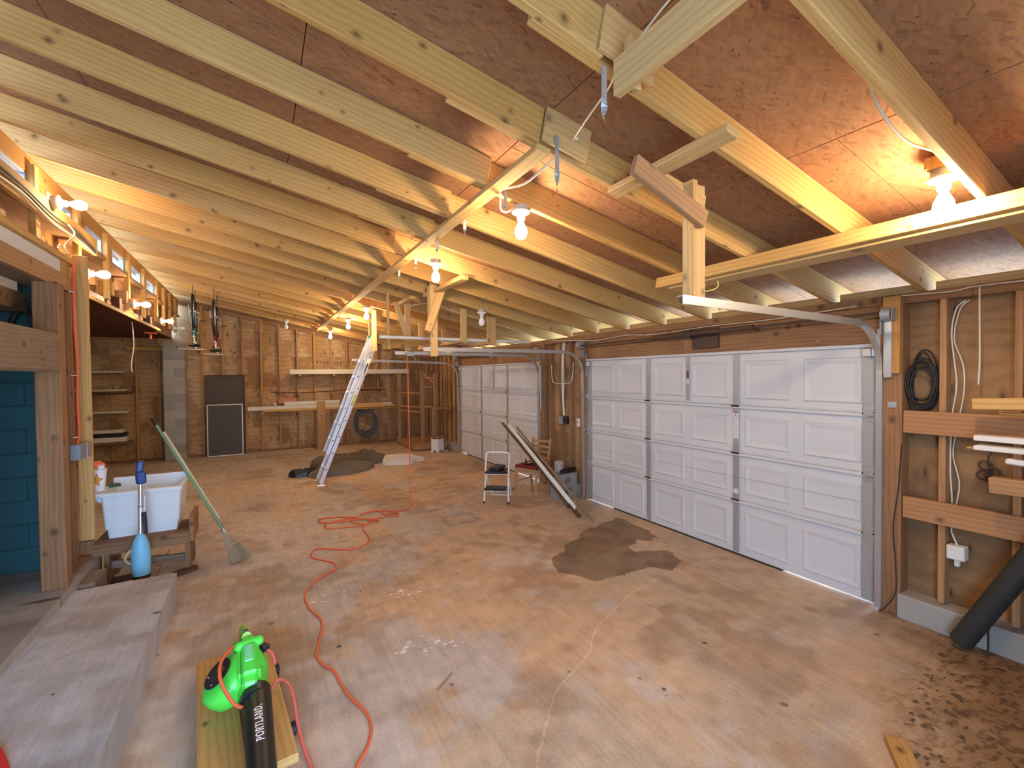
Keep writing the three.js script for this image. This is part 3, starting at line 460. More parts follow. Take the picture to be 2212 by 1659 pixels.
{ const t = thing('storage_hanger', 'pine overhead rack of short posts and cross boards above the door tracks', 'rack');
  for (const [x0, x1, y0, z] of [[1.605, 1.64, 2.3, -6.5], [2.61, 2.70, 2.40, -6.2], [3.04, 3.18, 2.39, -6.2], [1.76, 1.84, 2.36, -8.2], [2.0, 2.09, 2.2, -9.6]]) lim(t, 'post', M.treat, x0, x1, y0, yr((x0 + x1) / 2) + .02, z - .019, z + .019);
  between(t, 'cross_board', [1.55, 2.34, -6.56], [2.25, 2.43, -6.56], .09, .038, M.fir[2]); between(t, 'cross_board', [2.66, 2.415, -6.24], [2.66, 2.415, -8.3], .03, .09, M.fir[0]); between(t, 'cross_board', [3.11, 2.405, -6.24], [3.11, 2.405, -8.3], .03, .09, M.fir[0]); lim(t, 'post', M.treat, 2.61, 2.70, 2.40, yr(2.6), -8.22, -8.18); lim(t, 'post', M.treat, 3.06, 3.15, 2.39, yr(3.1), -8.22, -8.18); }
single('stored_pole', merge(rod([1.45, 2.455, -6.30], [3.86, 2.445, -6.30], .024)), M.whitePaint, 'long white pole lying across the overhead rack', 'pole');
single('stored_board', cbox(.9, .02, .3, .003), M.fir[0], 'flat wood board lying on the overhead rack', 'board', [2.95, 2.44, -7.4], [0, .2, 0]);
single('white_sheet', cbox(.5, .012, .2, .003), M.whitePaint, 'thin white sheet lying on the overhead rack', 'sheet', [2.95, 2.456, -7.1], [0, .1, 0]);

// ================================================================ GARAGE DOOR HARDWARE
const CH = [[-.022, -.012], [.022, -.012], [.022, .014], [.018, .014], [.018, -.009], [-.018, -.009], [-.018, .014], [-.022, .014]];
function track(label, z, xe, ye, y0 = 2.25) {
  const t = thing('door_track', label, 'track'); const path = [[4.315, .02, z]], r = .36, yc = y0 - r, xc = 4.315 - r;
  path.push([4.315, yc, z]); for (let i = 1; i <= 10; i++) { const a = i / 10 * Math.PI / 2; path.push([xc + r * Math.cos(a), yc + r * Math.sin(a), z]); }
  const v = sweep(path.slice(0, 2), CH, [0, 0, 1]); part(t, 'vertical_track', v, M.galv); part(t, 'curve', sweep(path.slice(1), CH, [0, 0, 1]), M.galv); part(t, 'horizontal_track', sweep([[xc, y0, z], [xe, ye, z]], CH, [0, 0, 1]), M.galv);
  part(t, 'track_angle', merge(xf(cbox(xc - xe + .05, .004, .035, .001), [(xc + xe) / 2, (y0 + ye) / 2 + .02, z], [0, 0, -(ye - y0) / (xc - xe)]), xf(cbox(xc - xe + .05, .05, .004, .001), [(xc + xe) / 2, (y0 + ye) / 2 + .0, z + .0245], [0, 0, -(ye - y0) / (xc - xe)])), M.galv);
  part(t, 'flag_bracket', merge(xf(cbox(.004, .34, .10, .001), [4.345, y0 - .2, z + .02]), xf(cbox(.10, .12, .004, .001), [4.30, y0 - .02, z + .026])), M.galvDull);
  for (const y of [.35, .95, 1.5]) part(t, 'jamb_bracket', cbox(.03, .04, .05, .002), M.galv, [4.338, y, z]); return t;
}
track('galvanized track right of the garage door with notices, hung from the pine post', -1.725, 2.04, 2.32, 2.285);
track('galvanized track left of the garage door with notices, ending at the wide hanger', -5.515, 1.83, 2.25);
track('galvanized track right of the garage door behind the chair, ending at the cord box', -6.745, 1.80, 2.26);
track('galvanized track left of the garage door behind the chair, near the corner frame', -10.50, 1.83, 2.28, 2.22);
{ const t = thing('torsion_spring_bar', 'rusty spring bar on the header above the garage door with notices', 'spring bar');
  part(t, 'shaft', rod([4.27, 2.375, -1.62], [4.27, 2.345, -5.55], .013), M.rust); part(t, 'spring', rod([4.27, 2.366, -2.75], [4.27, 2.357, -4.05], .024), M.rust); part(t, 'centre_plate', cbox(.03, .22, .34, .004), M.rust, [4.37, 2.30, -3.38]); part(t, 'bearing_arm', cbox(.10, .05, .03, .004), M.steelDark, [4.31, 2.36, -3.30]); part(t, 'centre_bracket', cbox(.04, .09, .10, .004), M.steelDark, [4.28, 2.36, -3.55]);
  for (const z of [-1.66, -5.53]) { part(t, 'drum', rod([4.27, 2.36, z - .03], [4.27, 2.36, z + .03], .055, .05, 18), M.galvDull); part(t, 'end_bearing', cbox(.12, .10, .006, .002), M.galvDull, [4.30, 2.36, z + .04]); }
  for (const z of [-2.2, -4.4]) part(t, 'eye_screw', new THREE.TorusGeometry(.014, .004, 6, 12), M.galv, [4.355, 2.19, z]); }
{ const t = thing('torsion_spring_bar', 'spring bar on the header above the garage door behind the chair', 'spring bar'); part(t, 'shaft', rod([4.27, 2.35, -6.7], [4.27, 2.35, -10.5], .013), M.rust); part(t, 'spring', rod([4.27, 2.35, -8.0], [4.27, 2.35, -9.2], .024), M.rust); for (const z of [-6.72, -10.48]) part(t, 'drum', rod([4.27, 2.35, z - .03], [4.27, 2.35, z + .03], .055, .05, 18), M.galvDull); part(t, 'centre_plate', cbox(.09, .12, .12, .004), M.galvDull, [4.34, 2.35, -8.6]); }
single('angle_iron', merge(xf(cbox(.004, .52, .05, .001), [0, 0, 0]), xf(cbox(.05, .52, .004, .001), [.025, 0, .025])), M.galv, 'upright galvanized angle iron on the post beside the door with notices', 'bracket', [4.29, 2.13, -1.665]);
single('wall_bracket', merge(xf(cbox(.006, .05, .06, .002), [0, 0, 0]), xf(cbox(.03, .012, .012, .002), [-.015, 0, 0])), M.galv, 'small bright metal plate on the post beside the door with notices', 'bracket', [4.325, 1.655, -1.645]);
single('conduit_box', merge(xf(cbox(.05, .42, .05, .006), [0, 0, 0]), xf(rod([0, -.21, 0], [0, -.55, 0], .012), [0, 0, 0])), M.galv, 'vertical grey conduit on the post between the garage doors', 'conduit', [4.30, 1.86, -6.67]);

// ================================================================ WIRING
const cable = (label, pts, r = .005, m = M.creamWire, seg = 60, cat = 'cable', nm = 'cable') => single(nm, tube(pts, r, seg, 6), m, label, cat);
cable('white cable looping along the header above the garage door with notices', [[4.33, 2.49, -6.35], [4.33, 2.43, -5.55], [4.33, 2.41, -5.2], [4.345, 2.435, -4.6], [4.345, 2.405, -4.1], [4.345, 2.43, -3.4], [4.345, 2.43, -2.6], [4.345, 2.46, -1.9]]);
cable('cream cable running along the top plate beside the door with notices', [[4.34, 2.50, -1.62], [4.34, 2.485, -1.3], [4.34, 2.50, -1.16], [4.34, 2.49, -.6], [4.34, 2.50, .4]], .005);
cable('cream cable hanging free from the top plate with a cut end', [[4.33, 2.49, -1.16], [4.33, 2.3, -1.158], [4.33, 2.0, -1.155], [4.33, 1.82, -1.16]], .005, M.creamWire, 30);
cable('pair of cream cables dropping beside the stud beside the door with notices', [[4.44, 2.42, -1.26], [4.44, 2.37, -1.31], [4.44, 2.2, -1.335], [4.44, 2.0, -1.32], [4.44, 1.8, -1.305], [4.44, 1.55, -1.33], [4.44, 1.2, -1.335], [4.44, .98, -1.325], [4.44, .72, -1.325]], .006);
cable('cream cable bowing out beside the stud and its straight neighbour', [[4.44, 2.42, -1.24], [4.44, 2.36, -1.29], [4.44, 2.15, -1.32], [4.44, 1.95, -1.27], [4.44, 1.75, -1.265], [4.44, 1.5, -1.30], [4.44, 1.3, -1.32], [4.44, 1.1, -1.285], [4.44, .93, -1.30]], .005);
for (let i = 0; i < 4; i++) cable(['leftmost white cable dropping to the grey boxes between the doors', 'white cable second in the bundle dropping to the grey boxes', 'white cable third in the bundle dropping to the grey boxes', 'white cable outermost in the bundle dropping to the grey boxes'][i], [[4.40, 2.44, -6.14 + i * .025], [4.385, 2.2, -6.15 + i * .018], [4.385, 1.8, -6.16 + i * .022], [4.385, 1.5, -6.14 + i * .012], [4.385, 1.24, -6.12 + i * .012]], .006);
cable('white wire loop hung in a wide U between the garage doors', [[4.39, 2.08, -6.46], [4.37, 1.86, -6.42], [4.36, 1.78, -6.35], [4.36, 1.765, -6.1], [4.36, 1.79, -5.88], [4.37, 1.9, -5.84], [4.39, 2.1, -5.84]], .008, M.creamWire, 50);
cable('pale cable running along the rafter past the unlit bulb', [[1.96, yr(1.96) - .01, -6.95], [2.02, 2.99, -6.9], [2.2, yr(2.2) - .005, -6.35], [2.6, yr(2.6) - .012, -6.4], [3.2, yr(3.2) - .01, -6.45], [3.9, yr(3.9) - .012, -6.5], [4.2, 2.53, -6.5]], .007, M.creamWire, 70);
cable('pale green cable sagging beside the rafter of the brace bulb', [[2.05, yr(2.05) + .10, RZ(0) - .08], [2.25, yr(2.25) + .02, RZ(0) - .10], [2.5, yr(2.5) + .02, RZ(0) - .11], [2.75, yr(2.75) + .08, RZ(0) - .10], [2.95, yr(2.95) + .12, RZ(0) - .08]], .006, M.creamWire, 40);
cable('dark and pale wire drooping beside the strip at the first strip bulb', [[1.43, 3.13, RZ(3) + .02], [1.47, 3.06, RZ(3) - .06], [1.54, 3.06, RZ(3) - .10], [1.60, 3.10, RZ(3) - .06]], .006, M.creamWire, 30);
cable('white cable between the ceiling strip end and the rafter', [[1.42, 3.13, -2.62], [1.46, 3.10, -2.40], [1.50, 3.16, -2.13], [1.56, 3.22, -2.02]], .007, M.whitePaint, 30);
cable('stiff pale wire crossing from the scab plate to the hung plank', [[1.50, 3.17, -2.0], [1.40, 3.14, -1.75], [1.32, 3.13, -1.5], [1.26, 3.12, -1.36], [1.30, 3.25, -1.1], [1.40, 3.26, -.85]], .004, M.creamWire, 40);
cable('yellow wire end curling under the pine brace', [[3.12, 2.66, -2.55], [3.13, 2.6, -2.5], [3.16, 2.575, -2.42], [3.2, 2.6, -2.36], [3.2, 2.65, -2.36]], .005, std({ color: lin(.7, .62, .2), roughness: .5 }), 24);
cable('thin dark cable hanging at the foot of the post beside the door with notices', [[4.32, 1.35, -1.58], [4.32, 1.0, -1.60], [4.32, .7, -1.63], [4.315, .4, -1.61], [4.29, .2, -1.60], [4.28, .06, -1.66], [4.27, .01, -1.70]], .004, M.rubber, 40);
cable('orange extension cable stapled down the stud beside the doorway', [[-1.38, 2.95, -5.30], [-1.365, 2.75, -5.22], [-1.36, 2.4, -5.20], [-1.36, 2.0, -5.24], [-1.36, 1.7, -5.22], [-1.36, 1.45, -5.24], [-1.365, 1.36, -5.19]], .011, M.orangeCord, 50);
cable('white cord hanging down in front of the alcove wall', [[-1.70, 2.80, -9.05], [-1.69, 2.62, -9.06], [-1.70, 2.4, -9.12], [-1.72, 2.15, -9.05], [-1.72, 2.02, -9.08]], .008, M.whitePaint, 30);
for (let i = 0; i < 3; i++) cable(['dark cable draped along the wiring plank, uppermost', 'brown cable draped along the wiring plank, middle one', 'pale cable draped along the wiring plank, lowest'][i], [[-1.535, 3.43 - i * .03, -3.2], [-1.53, 3.40 - i * .04, -4.2], [-1.53, 3.39 - i * .03, -4.8], [-1.525, 3.34 - i * .035, -5.4], [-1.53, 3.36 - i * .03, -6.0], [-1.535, 3.32 - i * .02, -6.6]], .008, [M.rubber, M.rust, M.creamWire][i], 50);
cable('tangled wire end over the doorway header', [[-1.40, 2.97, -5.0], [-1.42, 3.04, -5.15], [-1.40, 2.99, -5.25], [-1.45, 3.08, -5.35], [-1.40, 3.20, -5.42], [-1.46, 3.30, -5.5]], .007, M.creamWire, 40);
function box(label, p, s, m, cat = 'box', nm = 'outlet_box', extra) { const t = thing(nm, label, cat, p); part(t, 'body', cbox(...s, .006), m); if (extra) extra(t); return t; }
box('grey junction box on the stud beside the doorway', [-1.355, 1.30, -5.17], [.07, .13, .15], M.greyBox, 'box', 'junction_box', t => { part(t, 'cover', cbox(.012, .13, .10, .004), M.galv, [.03, 0, -.16]); });
box('light grey outlet box under the white cables between the doors', [4.385, 1.16, -6.16], [.06, .13, .09], M.greyBox, 'box', 'junction_box', t => part(t, 'cover', cbox(.006, .12, .08, .002), M.galv, [-.033, 0, 0]));
box('dark switch box beside the grey outlet box between the doors', [4.385, 1.17, -6.05], [.06, .12, .09], M.steelDark, 'box', 'switch_box', t => part(t, 'toggle', cbox(.02, .03, .012, .003), M.black, [-.04, 0, 0]));
box('white outlet plate on the stud by the door with notices track', [4.365, 1.16, -5.69], [.014, .13, .085], M.whitePaint, 'outlet', 'outlet_plate', t => part(t, 'socket', cbox(.004, .03, .03, .001), M.greyBox, [-.008, 0, 0]));
box('white plug box under the lower rail beside the door with notices', [4.40, .60, -1.28], [.08, .10, .10], M.whitePaint, 'box', 'plug_box', t => { part(t, 'plug', rod([0, -.05, 0], [0, -.10, 0], .02, .016), M.whitePaint); part(t, 'lead', tube([[0, .05, 0], [.0, .10, -.02], [.02, .14, -.04]], .006, 12), M.creamWire); });

// ================================================================ LADDER
{ const t = thing('extension_ladder', 'aluminium extension ladder leaning over the crumpled tarps', 'ladder', [.90, 0, -8.77]);
  const ang = Math.atan2(1.04, 2.62), rail = new THREE.Group();      // lean towards +X
  const dir = (s, o = 0) => [Math.sin(ang) * s + Math.cos(ang) * o, Math.cos(ang) * s - Math.sin(ang) * o];
  const railG = (z, s0, s1, o) => { const [x0, y0] = dir(s0, o), [x1, y1] = dir(s1, o); return [[x0, y0, z], [x1, y1, z]]; };
  for (const z of [-.22, .22]) { const [a, b] = railG(z, .05, 2.60, 0); between(t, 'base_rail', a, b, .075, .025, M.alu, { b: .005 }); const zz = z * .86, [c, d] = railG(zz, .55, 2.84, -.075); between(t, 'fly_rail', c, d, .07, .024, M.alu, { b: .005 });
    const [e] = railG(zz, 2.84, 2.84, -.075); part(t, 'end_cap', cbox(.075, .05, .03, .01), std({ color: lin(.06, .30, .10), roughness: .5 }), e, [0, 0, -ang], 'green plastic rail cap');
    part(t, 'foot', merge(xf(cbox(.13, .016, .06, .004), [.02, .009, z]), xf(cbox(.07, .09, .008, .002), [.03, .05, z + .018])), M.alu); }
  for (let i = 0; i < 8; i++) { const [x, y] = dir(.30 + i * .305, 0); part(t, 'rung', merge(rod([x, y, -.23], [x, y, .235], .017, .017, 10)), M.alu); part(t, 'rung_end', rod([x, y, .233], [x, y, .2365], .013, .013, 8), M.steelDark); if (i > 1) { const [u, w] = dir(.30 + i * .305 - .1, -.075); part(t, 'rung', rod([u, w, -.20], [u, w, .205], .016, .016, 10), M.alu); part(t, 'rung_end', rod([u, w, .203], [u, w, .2065], .012, .012, 8), M.steelDark); } }
  const [lx, ly] = dir(1.62, .0); part(t, 'yellow_label', cbox(.035, .17, .002, .0005), std({ color: lin(.62, .52, .06), roughness: .5 }), [lx, ly, .2335], [0, 0, -ang], 'yellow warning label'); const [mx, my] = dir(2.22, -.0); part(t, 'dark_label', cbox(.02, .20, .002, .0005), M.black, [mx, my, .2335], [0, 0, -ang]); }
// ================================================================ TARPS
function heap(name, label, p, rx, rz, h, seed, m, turn, cat) {
  const N = 72, K = 30, pos = [], idx = [];
  for (let j = 0; j <= K; j++) for (let i = 0; i <= N; i++) { const a = i / N * 6.28318, r = j / K; const edge = .78 + .28 * vn(Math.cos(a) * 2 + 5, Math.sin(a) * 2 + 5, seed) + .06 * Math.sin(a * 5 + seed); const R = Math.min(1, r) * edge; const x = Math.cos(a) * R, z = Math.sin(a) * R; const w = vn(x * 2 + 9, z * 2 + 9, seed + 3); const f = .45 * vn(x * 2.2 + 9, z * 3 + 9, seed + 1) + .35 * (1 - Math.abs(2 * vn(x * 3 + 9 + w, z * 6 + 9 + w * 2, seed + 2) - 1)) + .2 * (1 - Math.abs(2 * vn(x * 8 + 9 + w, z * 14 + 9, seed + 4) - 1)); const y = (r < 1 ? h * Math.pow(1 - Math.pow(r, 7), .5) * (.22 + 1.0 * f) : 0) + .003; pos.push(x * rx, y, z * rz); }
  for (let j = 0; j < K; j++) for (let i = 0; i < N; i++) { const a = j * (N + 1) + i, b = a + 1, c = a + N + 1, d = c + 1; idx.push(a, b, d, a, d, c); }
  const g = new THREE.BufferGeometry(); g.setAttribute('position', new THREE.Float32BufferAttribute(pos, 3)); g.setIndex(idx); g.computeVertexNormals(); return single(name, g, m, label, cat, p, [0, turn, 0]);
}
const tarpMat = std({ color: lin(.115, .085, .05), roughness: .7 }), tarpMat2 = std({ color: lin(.16, .125, .08), roughness: .75, bumpMap: bumpNoise, bumpScale: .002 });
heap('brown_tarp', 'dark brown crumpled tarp lying behind the ladder foot', [1.75, 0, -10.35], .80, .46, .26, 5, tarpMat, .15, 'tarp');
heap('brown_tarp', 'folded brown canvas tarp on the floor in front of the darker one', [1.45, 0, -9.55], .72, .32, .19, 9, tarpMat2, .25, 'tarp');
heap('black_tarp', 'small rolled black tarp end beside the ladder feet', [.74, 0, -9.62], .28, .16, .15, 14, M.black, .1, 'tarp');
heap('white_tarp', 'folded off-white tarp on the floor beside the brown tarps', [2.74, 0, -10.0], .50, .40, .15, 21, std({ color: lin(.66, .58, .50), roughness: .7 }), -.2, 'tarp');

// ================================================================ SINK, BENCH, BROOM, CLEANER
{ const t = thing('wooden_bench', 'low dark wood bench carrying the laundry tub', 'bench', [-.98, 0, -5.72]);
  lim(t, 'top_board', M.brown, -.37, .36, .37, .41, .08, .30); lim(t, 'top_board', M.brown, -.37, .36, .37, .41, -.20, .06); lim(t, 'apron', M.brown, -.37, .36, .30, .37, .26, .30);
  for (const x of [-.28, .335]) { lim(t, 'leg', M.brown, x - .02, x + .02, 0, .37, .10, .24); lim(t, 'leg', M.brown, x - .02, x + .02, 0, .37, -.18, -.06); }
  lim(t, 'side_rail', M.brown2, .355, .39, .30, .55, -.18, .27); between(t, 'stretcher', [-.26, .17, .17], [.315, .13, .17], .07, .035, M.grey); }
{ const t = thing('laundry_tub', 'white plastic laundry tub with a side ledge on the wooden bench', 'sink', [-1.0, .412, -5.78]);
  const ring = (hx, hz, y, cx = 0, n = 6, rc = .03) => { const o = []; for (const [sx, sz, a0] of [[1, 1, 0], [-1, 1, Math.PI / 2], [-1, -1, Math.PI], [1, -1, Math.PI * 1.5]]) for (let i = 0; i < n; i++) { const a = a0 + i / (n - 1) * Math.PI / 2; o.push([cx + sx * (hx - rc) + rc * Math.cos(a), y, sz * (hz - rc) + rc * Math.sin(a)]); } return o; };
  const loft = (rs, cap) => { const pos = [], n = rs[0].length; for (let r = 0; r + 1 < rs.length; r++) for (let i = 0; i < n; i++) { const a = rs[r][i], b = rs[r][(i + 1) % n], c = rs[r + 1][(i + 1) % n], d = rs[r + 1][i]; pos.push(...a, ...b, ...c, ...a, ...c, ...d); } for (const k of cap) { const R = rs[k]; for (let i = 1; i + 1 < n; i++) pos.push(...R[0], ...R[i], ...R[i + 1]); } const g = new THREE.BufferGeometry(); g.setAttribute('position', new THREE.Float32BufferAttribute(pos, 3)); g.computeVertexNormals(); g.setAttribute('uv', new THREE.Float32BufferAttribute(new Float32Array(pos.length / 3 * 2), 2)); return g; };
  const tm = std({ color: lin(.72, .75, .76), roughness: .38 });
  part(t, 'basin', loft([ring(.265, .215, 0), ring(.272, .222, .085), ring(.285, .232, .088), ring(.305, .25, .40), ring(.318, .262, .405), ring(.318, .262, .435), ring(.285, .23, .438), ring(.26, .205, .05), ring(.2, .15, .03)], [0, 8]), tm);
  part(t, 'ledge', merge(xf(cbox(.17, .022, .40, .006), [-.375, .424, .06]), xf(cbox(.10, .07, .30, .006), [-.34, .39, .04], [0, 0, -.5])), tm); part(t, 'back_lip', cbox(.63, .075, .022, .006), tm, [0, .455, -.255]); }
{ const star = (() => { const c = document.createElement('canvas'); c.width = 512; c.height = 256; const x = c.getContext('2d'); x.fillStyle = '#ececea'; x.fillRect(0, 0, 512, 256); for (const cx of [128, 384]) { x.fillStyle = '#e79a3a'; x.strokeStyle = '#a8651c'; x.lineWidth = 5; x.beginPath(); for (let i = 0; i < 10; i++) { const a = -Math.PI / 2 + i * Math.PI / 5 + .15, r = i % 2 ? 34 : 78; x[i ? 'lineTo' : 'moveTo'](cx + Math.cos(a) * r * .95, 122 + Math.sin(a) * r); } x.closePath(); x.fill(); x.stroke(); } const t = new THREE.CanvasTexture(c); t.colorSpace = THREE.SRGBColorSpace; return std({ map: t, roughness: .6 }); })();
  const cupG = new THREE.CylinderGeometry(.068, .046, .21, 28, 1, true); const t = thing('paper_cup', 'white paper cup printed with an orange star on the tub ledge', 'cup', [-1.355, .848, -5.70], 1.2);
  part(t, 'cup_wall', cupG, star, [0, .106, 0], [0, .35, 0]); part(t, 'cup_base', rod([0, .002, 0], [0, .008, 0], .046, .046, 24), M.whitePaint); part(t, 'rim', new THREE.TorusGeometry(.068, .003, 6, 28), M.whitePaint, [0, .211, 0], [Math.PI / 2, 0, 0]);
  const om = std({ color: lin(.86, .13, .02), roughness: .4 });
  const pk = (label, p, r, lab) => { const q = thing('orange_packet', label, 'packet', p, r); part(q, 'packet', cbox(.085, .15, .03, .01), om); if (lab) part(q, 'paper_label', cbox(.045, .055, .002, .0005), M.whitePaint, [.012, .025, .0165]); };
  pk('orange plastic packet standing at the back of the star cup', [-1.372, 1.055, -5.72], .3, false); pk('orange plastic packet with a white label in the star cup', [-1.34, 1.04, -5.685], .3, true);
  single('green_sponge', cbox(.09, .028, .06, .008), std({ color: lin(.035, .09, .055), roughness: .95 }), 'dark green sponge on the tub ledge beside the cup', 'sponge', [-1.265, .862, -5.84], [0, .3, 0]); }
{ const t = thing('stick_cleaner', 'pale blue stick cleaner with metal tube standing before the tub', 'cleaner', [-.965, 0, -5.24]);
  const bl = std({ color: lin(.20, .52, .72), roughness: .4 }), db = std({ color: lin(.015, .05, .22), roughness: .4 });
  part(t, 'body', lathe([[0, .0], [.058, .0], [.062, .02], [.06, .09], [.068, .15], [.072, .25], [.07, .34], [.066, .40], [.05, .455], [.032, .49], [.022, .51], [0, .51]], 28), bl); part(t, 'strap', lathe([[.063, .10], [.067, .11], [.066, .14], [.062, .14]], 28), M.black); part(t, 'tube', rod([0, .50, 0], [-.0, .98, -.06], .017), M.alu); part(t, 'joint', rod([0, .735, -.03], [0, .76, -.033], .021), M.galvDull);
  part(t, 'grip', merge(xf(cbox(.03, .20, .03, .008), [.035, .60, -.0], [0, 0, .04])), M.black); part(t, 'grip_arm', cbox(.02, .16, .02, .005), M.alu, [.036, .77, -.02]); part(t, 'head', merge(xf(cbox(.075, .12, .06, .015), [.004, 1.01, -.055], [0, .3, .05]), xf(cbox(.055, .10, .05, .012), [-.002, 1.11, -.06], [0, .2, -.15])), db, [0, 0, 0], [0, 0, 0], 'dark blue floor head'); part(t, 'hose', tube([[-.06, .38, .02], [-.10, .33, .04], [-.10, .28, .03], [-.07, .25, .02]], .012, 20), std({ color: lin(.45, .34, .18), roughness: .6 })); part(t, 'cord', tube([[.05, .12, .03], [.02, .09, .07], [-.05, .07, .06], [-.09, .03, .05], [-.02, .02, .1]], .006, 30), M.black); }
{ const t = thing('corn_broom', 'straw broom with green handle leaning on the laundry tub', 'broom');
  const a = [-.335, .27, -5.66], b = [-.985, 1.40, -6.24]; const bm = std({ color: lin(.42, .33, .20), roughness: .9 });
  part(t, 'handle', rod(a, b, .014, .014), std({ color: lin(.16, .30, .17), roughness: .5 })); part(t, 'ferrule', rod(a, [-.36, .31, -5.68], .02, .02), M.galv); part(t, 'hanging_tip', rod(b, [-1.03, 1.475, -6.28], .017, .014), M.black);
  const pos = []; const head = [[-.34, .275, -5.665], [-.185, .01, -5.50]]; const d = V3(.155, -.265, .165).normalize(), s = V3(.55, 0, -.55).normalize(), n = d.clone().cross(s).normalize(); const R = mul(5);
  const gs = []; for (let i = 0; i < 120; i++) { const u = (R() - .5) * 2, v = (R() - .5) * 2, p = V3(...head[0]).addScaledVector(s, u * .022).addScaledVector(n, v * .018), q = V3(...head[0]).addScaledVector(d, .33 + .03 * R()).addScaledVector(s, u * .13 + .01 * R()).addScaledVector(n, v * .035); if (q.y < .004) q.y = .004; gs.push(rod(p.toArray(), q.toArray(), .0045, .003, 4)); }
  part(t, 'bristles', merge(...gs), bm); part(t, 'stitching', rod([-.275, .155, -5.60], [-.265, .140, -5.59], .05, .056, 12), std({ color: lin(.40, .30, .18), roughness: .9 })); }
single('wooden_pole', rod([-.47, .40, -5.78], [-.985, 1.33, -6.17], .0135, .0135, 10), std({ color: lin(.55, .46, .30), roughness: .6 }), 'bare beige pole leaning alongside the green broom handle', 'pole', [.072, 0, -.005]);
single('timber_offcut', cbox(.11, .25, .34, .006, { grain: 2 }), M.grey, 'grey timber block standing past the end of the concrete platform', 'block', [-1.255, .125, -5.06]);
for (const [p, r, l] of [[[-.66, .02, -5.45], .6, 'scrap wood piece under the bench'], [[-1.15, .02, -5.55], .2, 'dark scrap block under the bench by the kerb']]) single('wood_scrap', cbox(.2, .04, .07, .004), M.dark, l, 'scrap', p, [0, r, 0]);

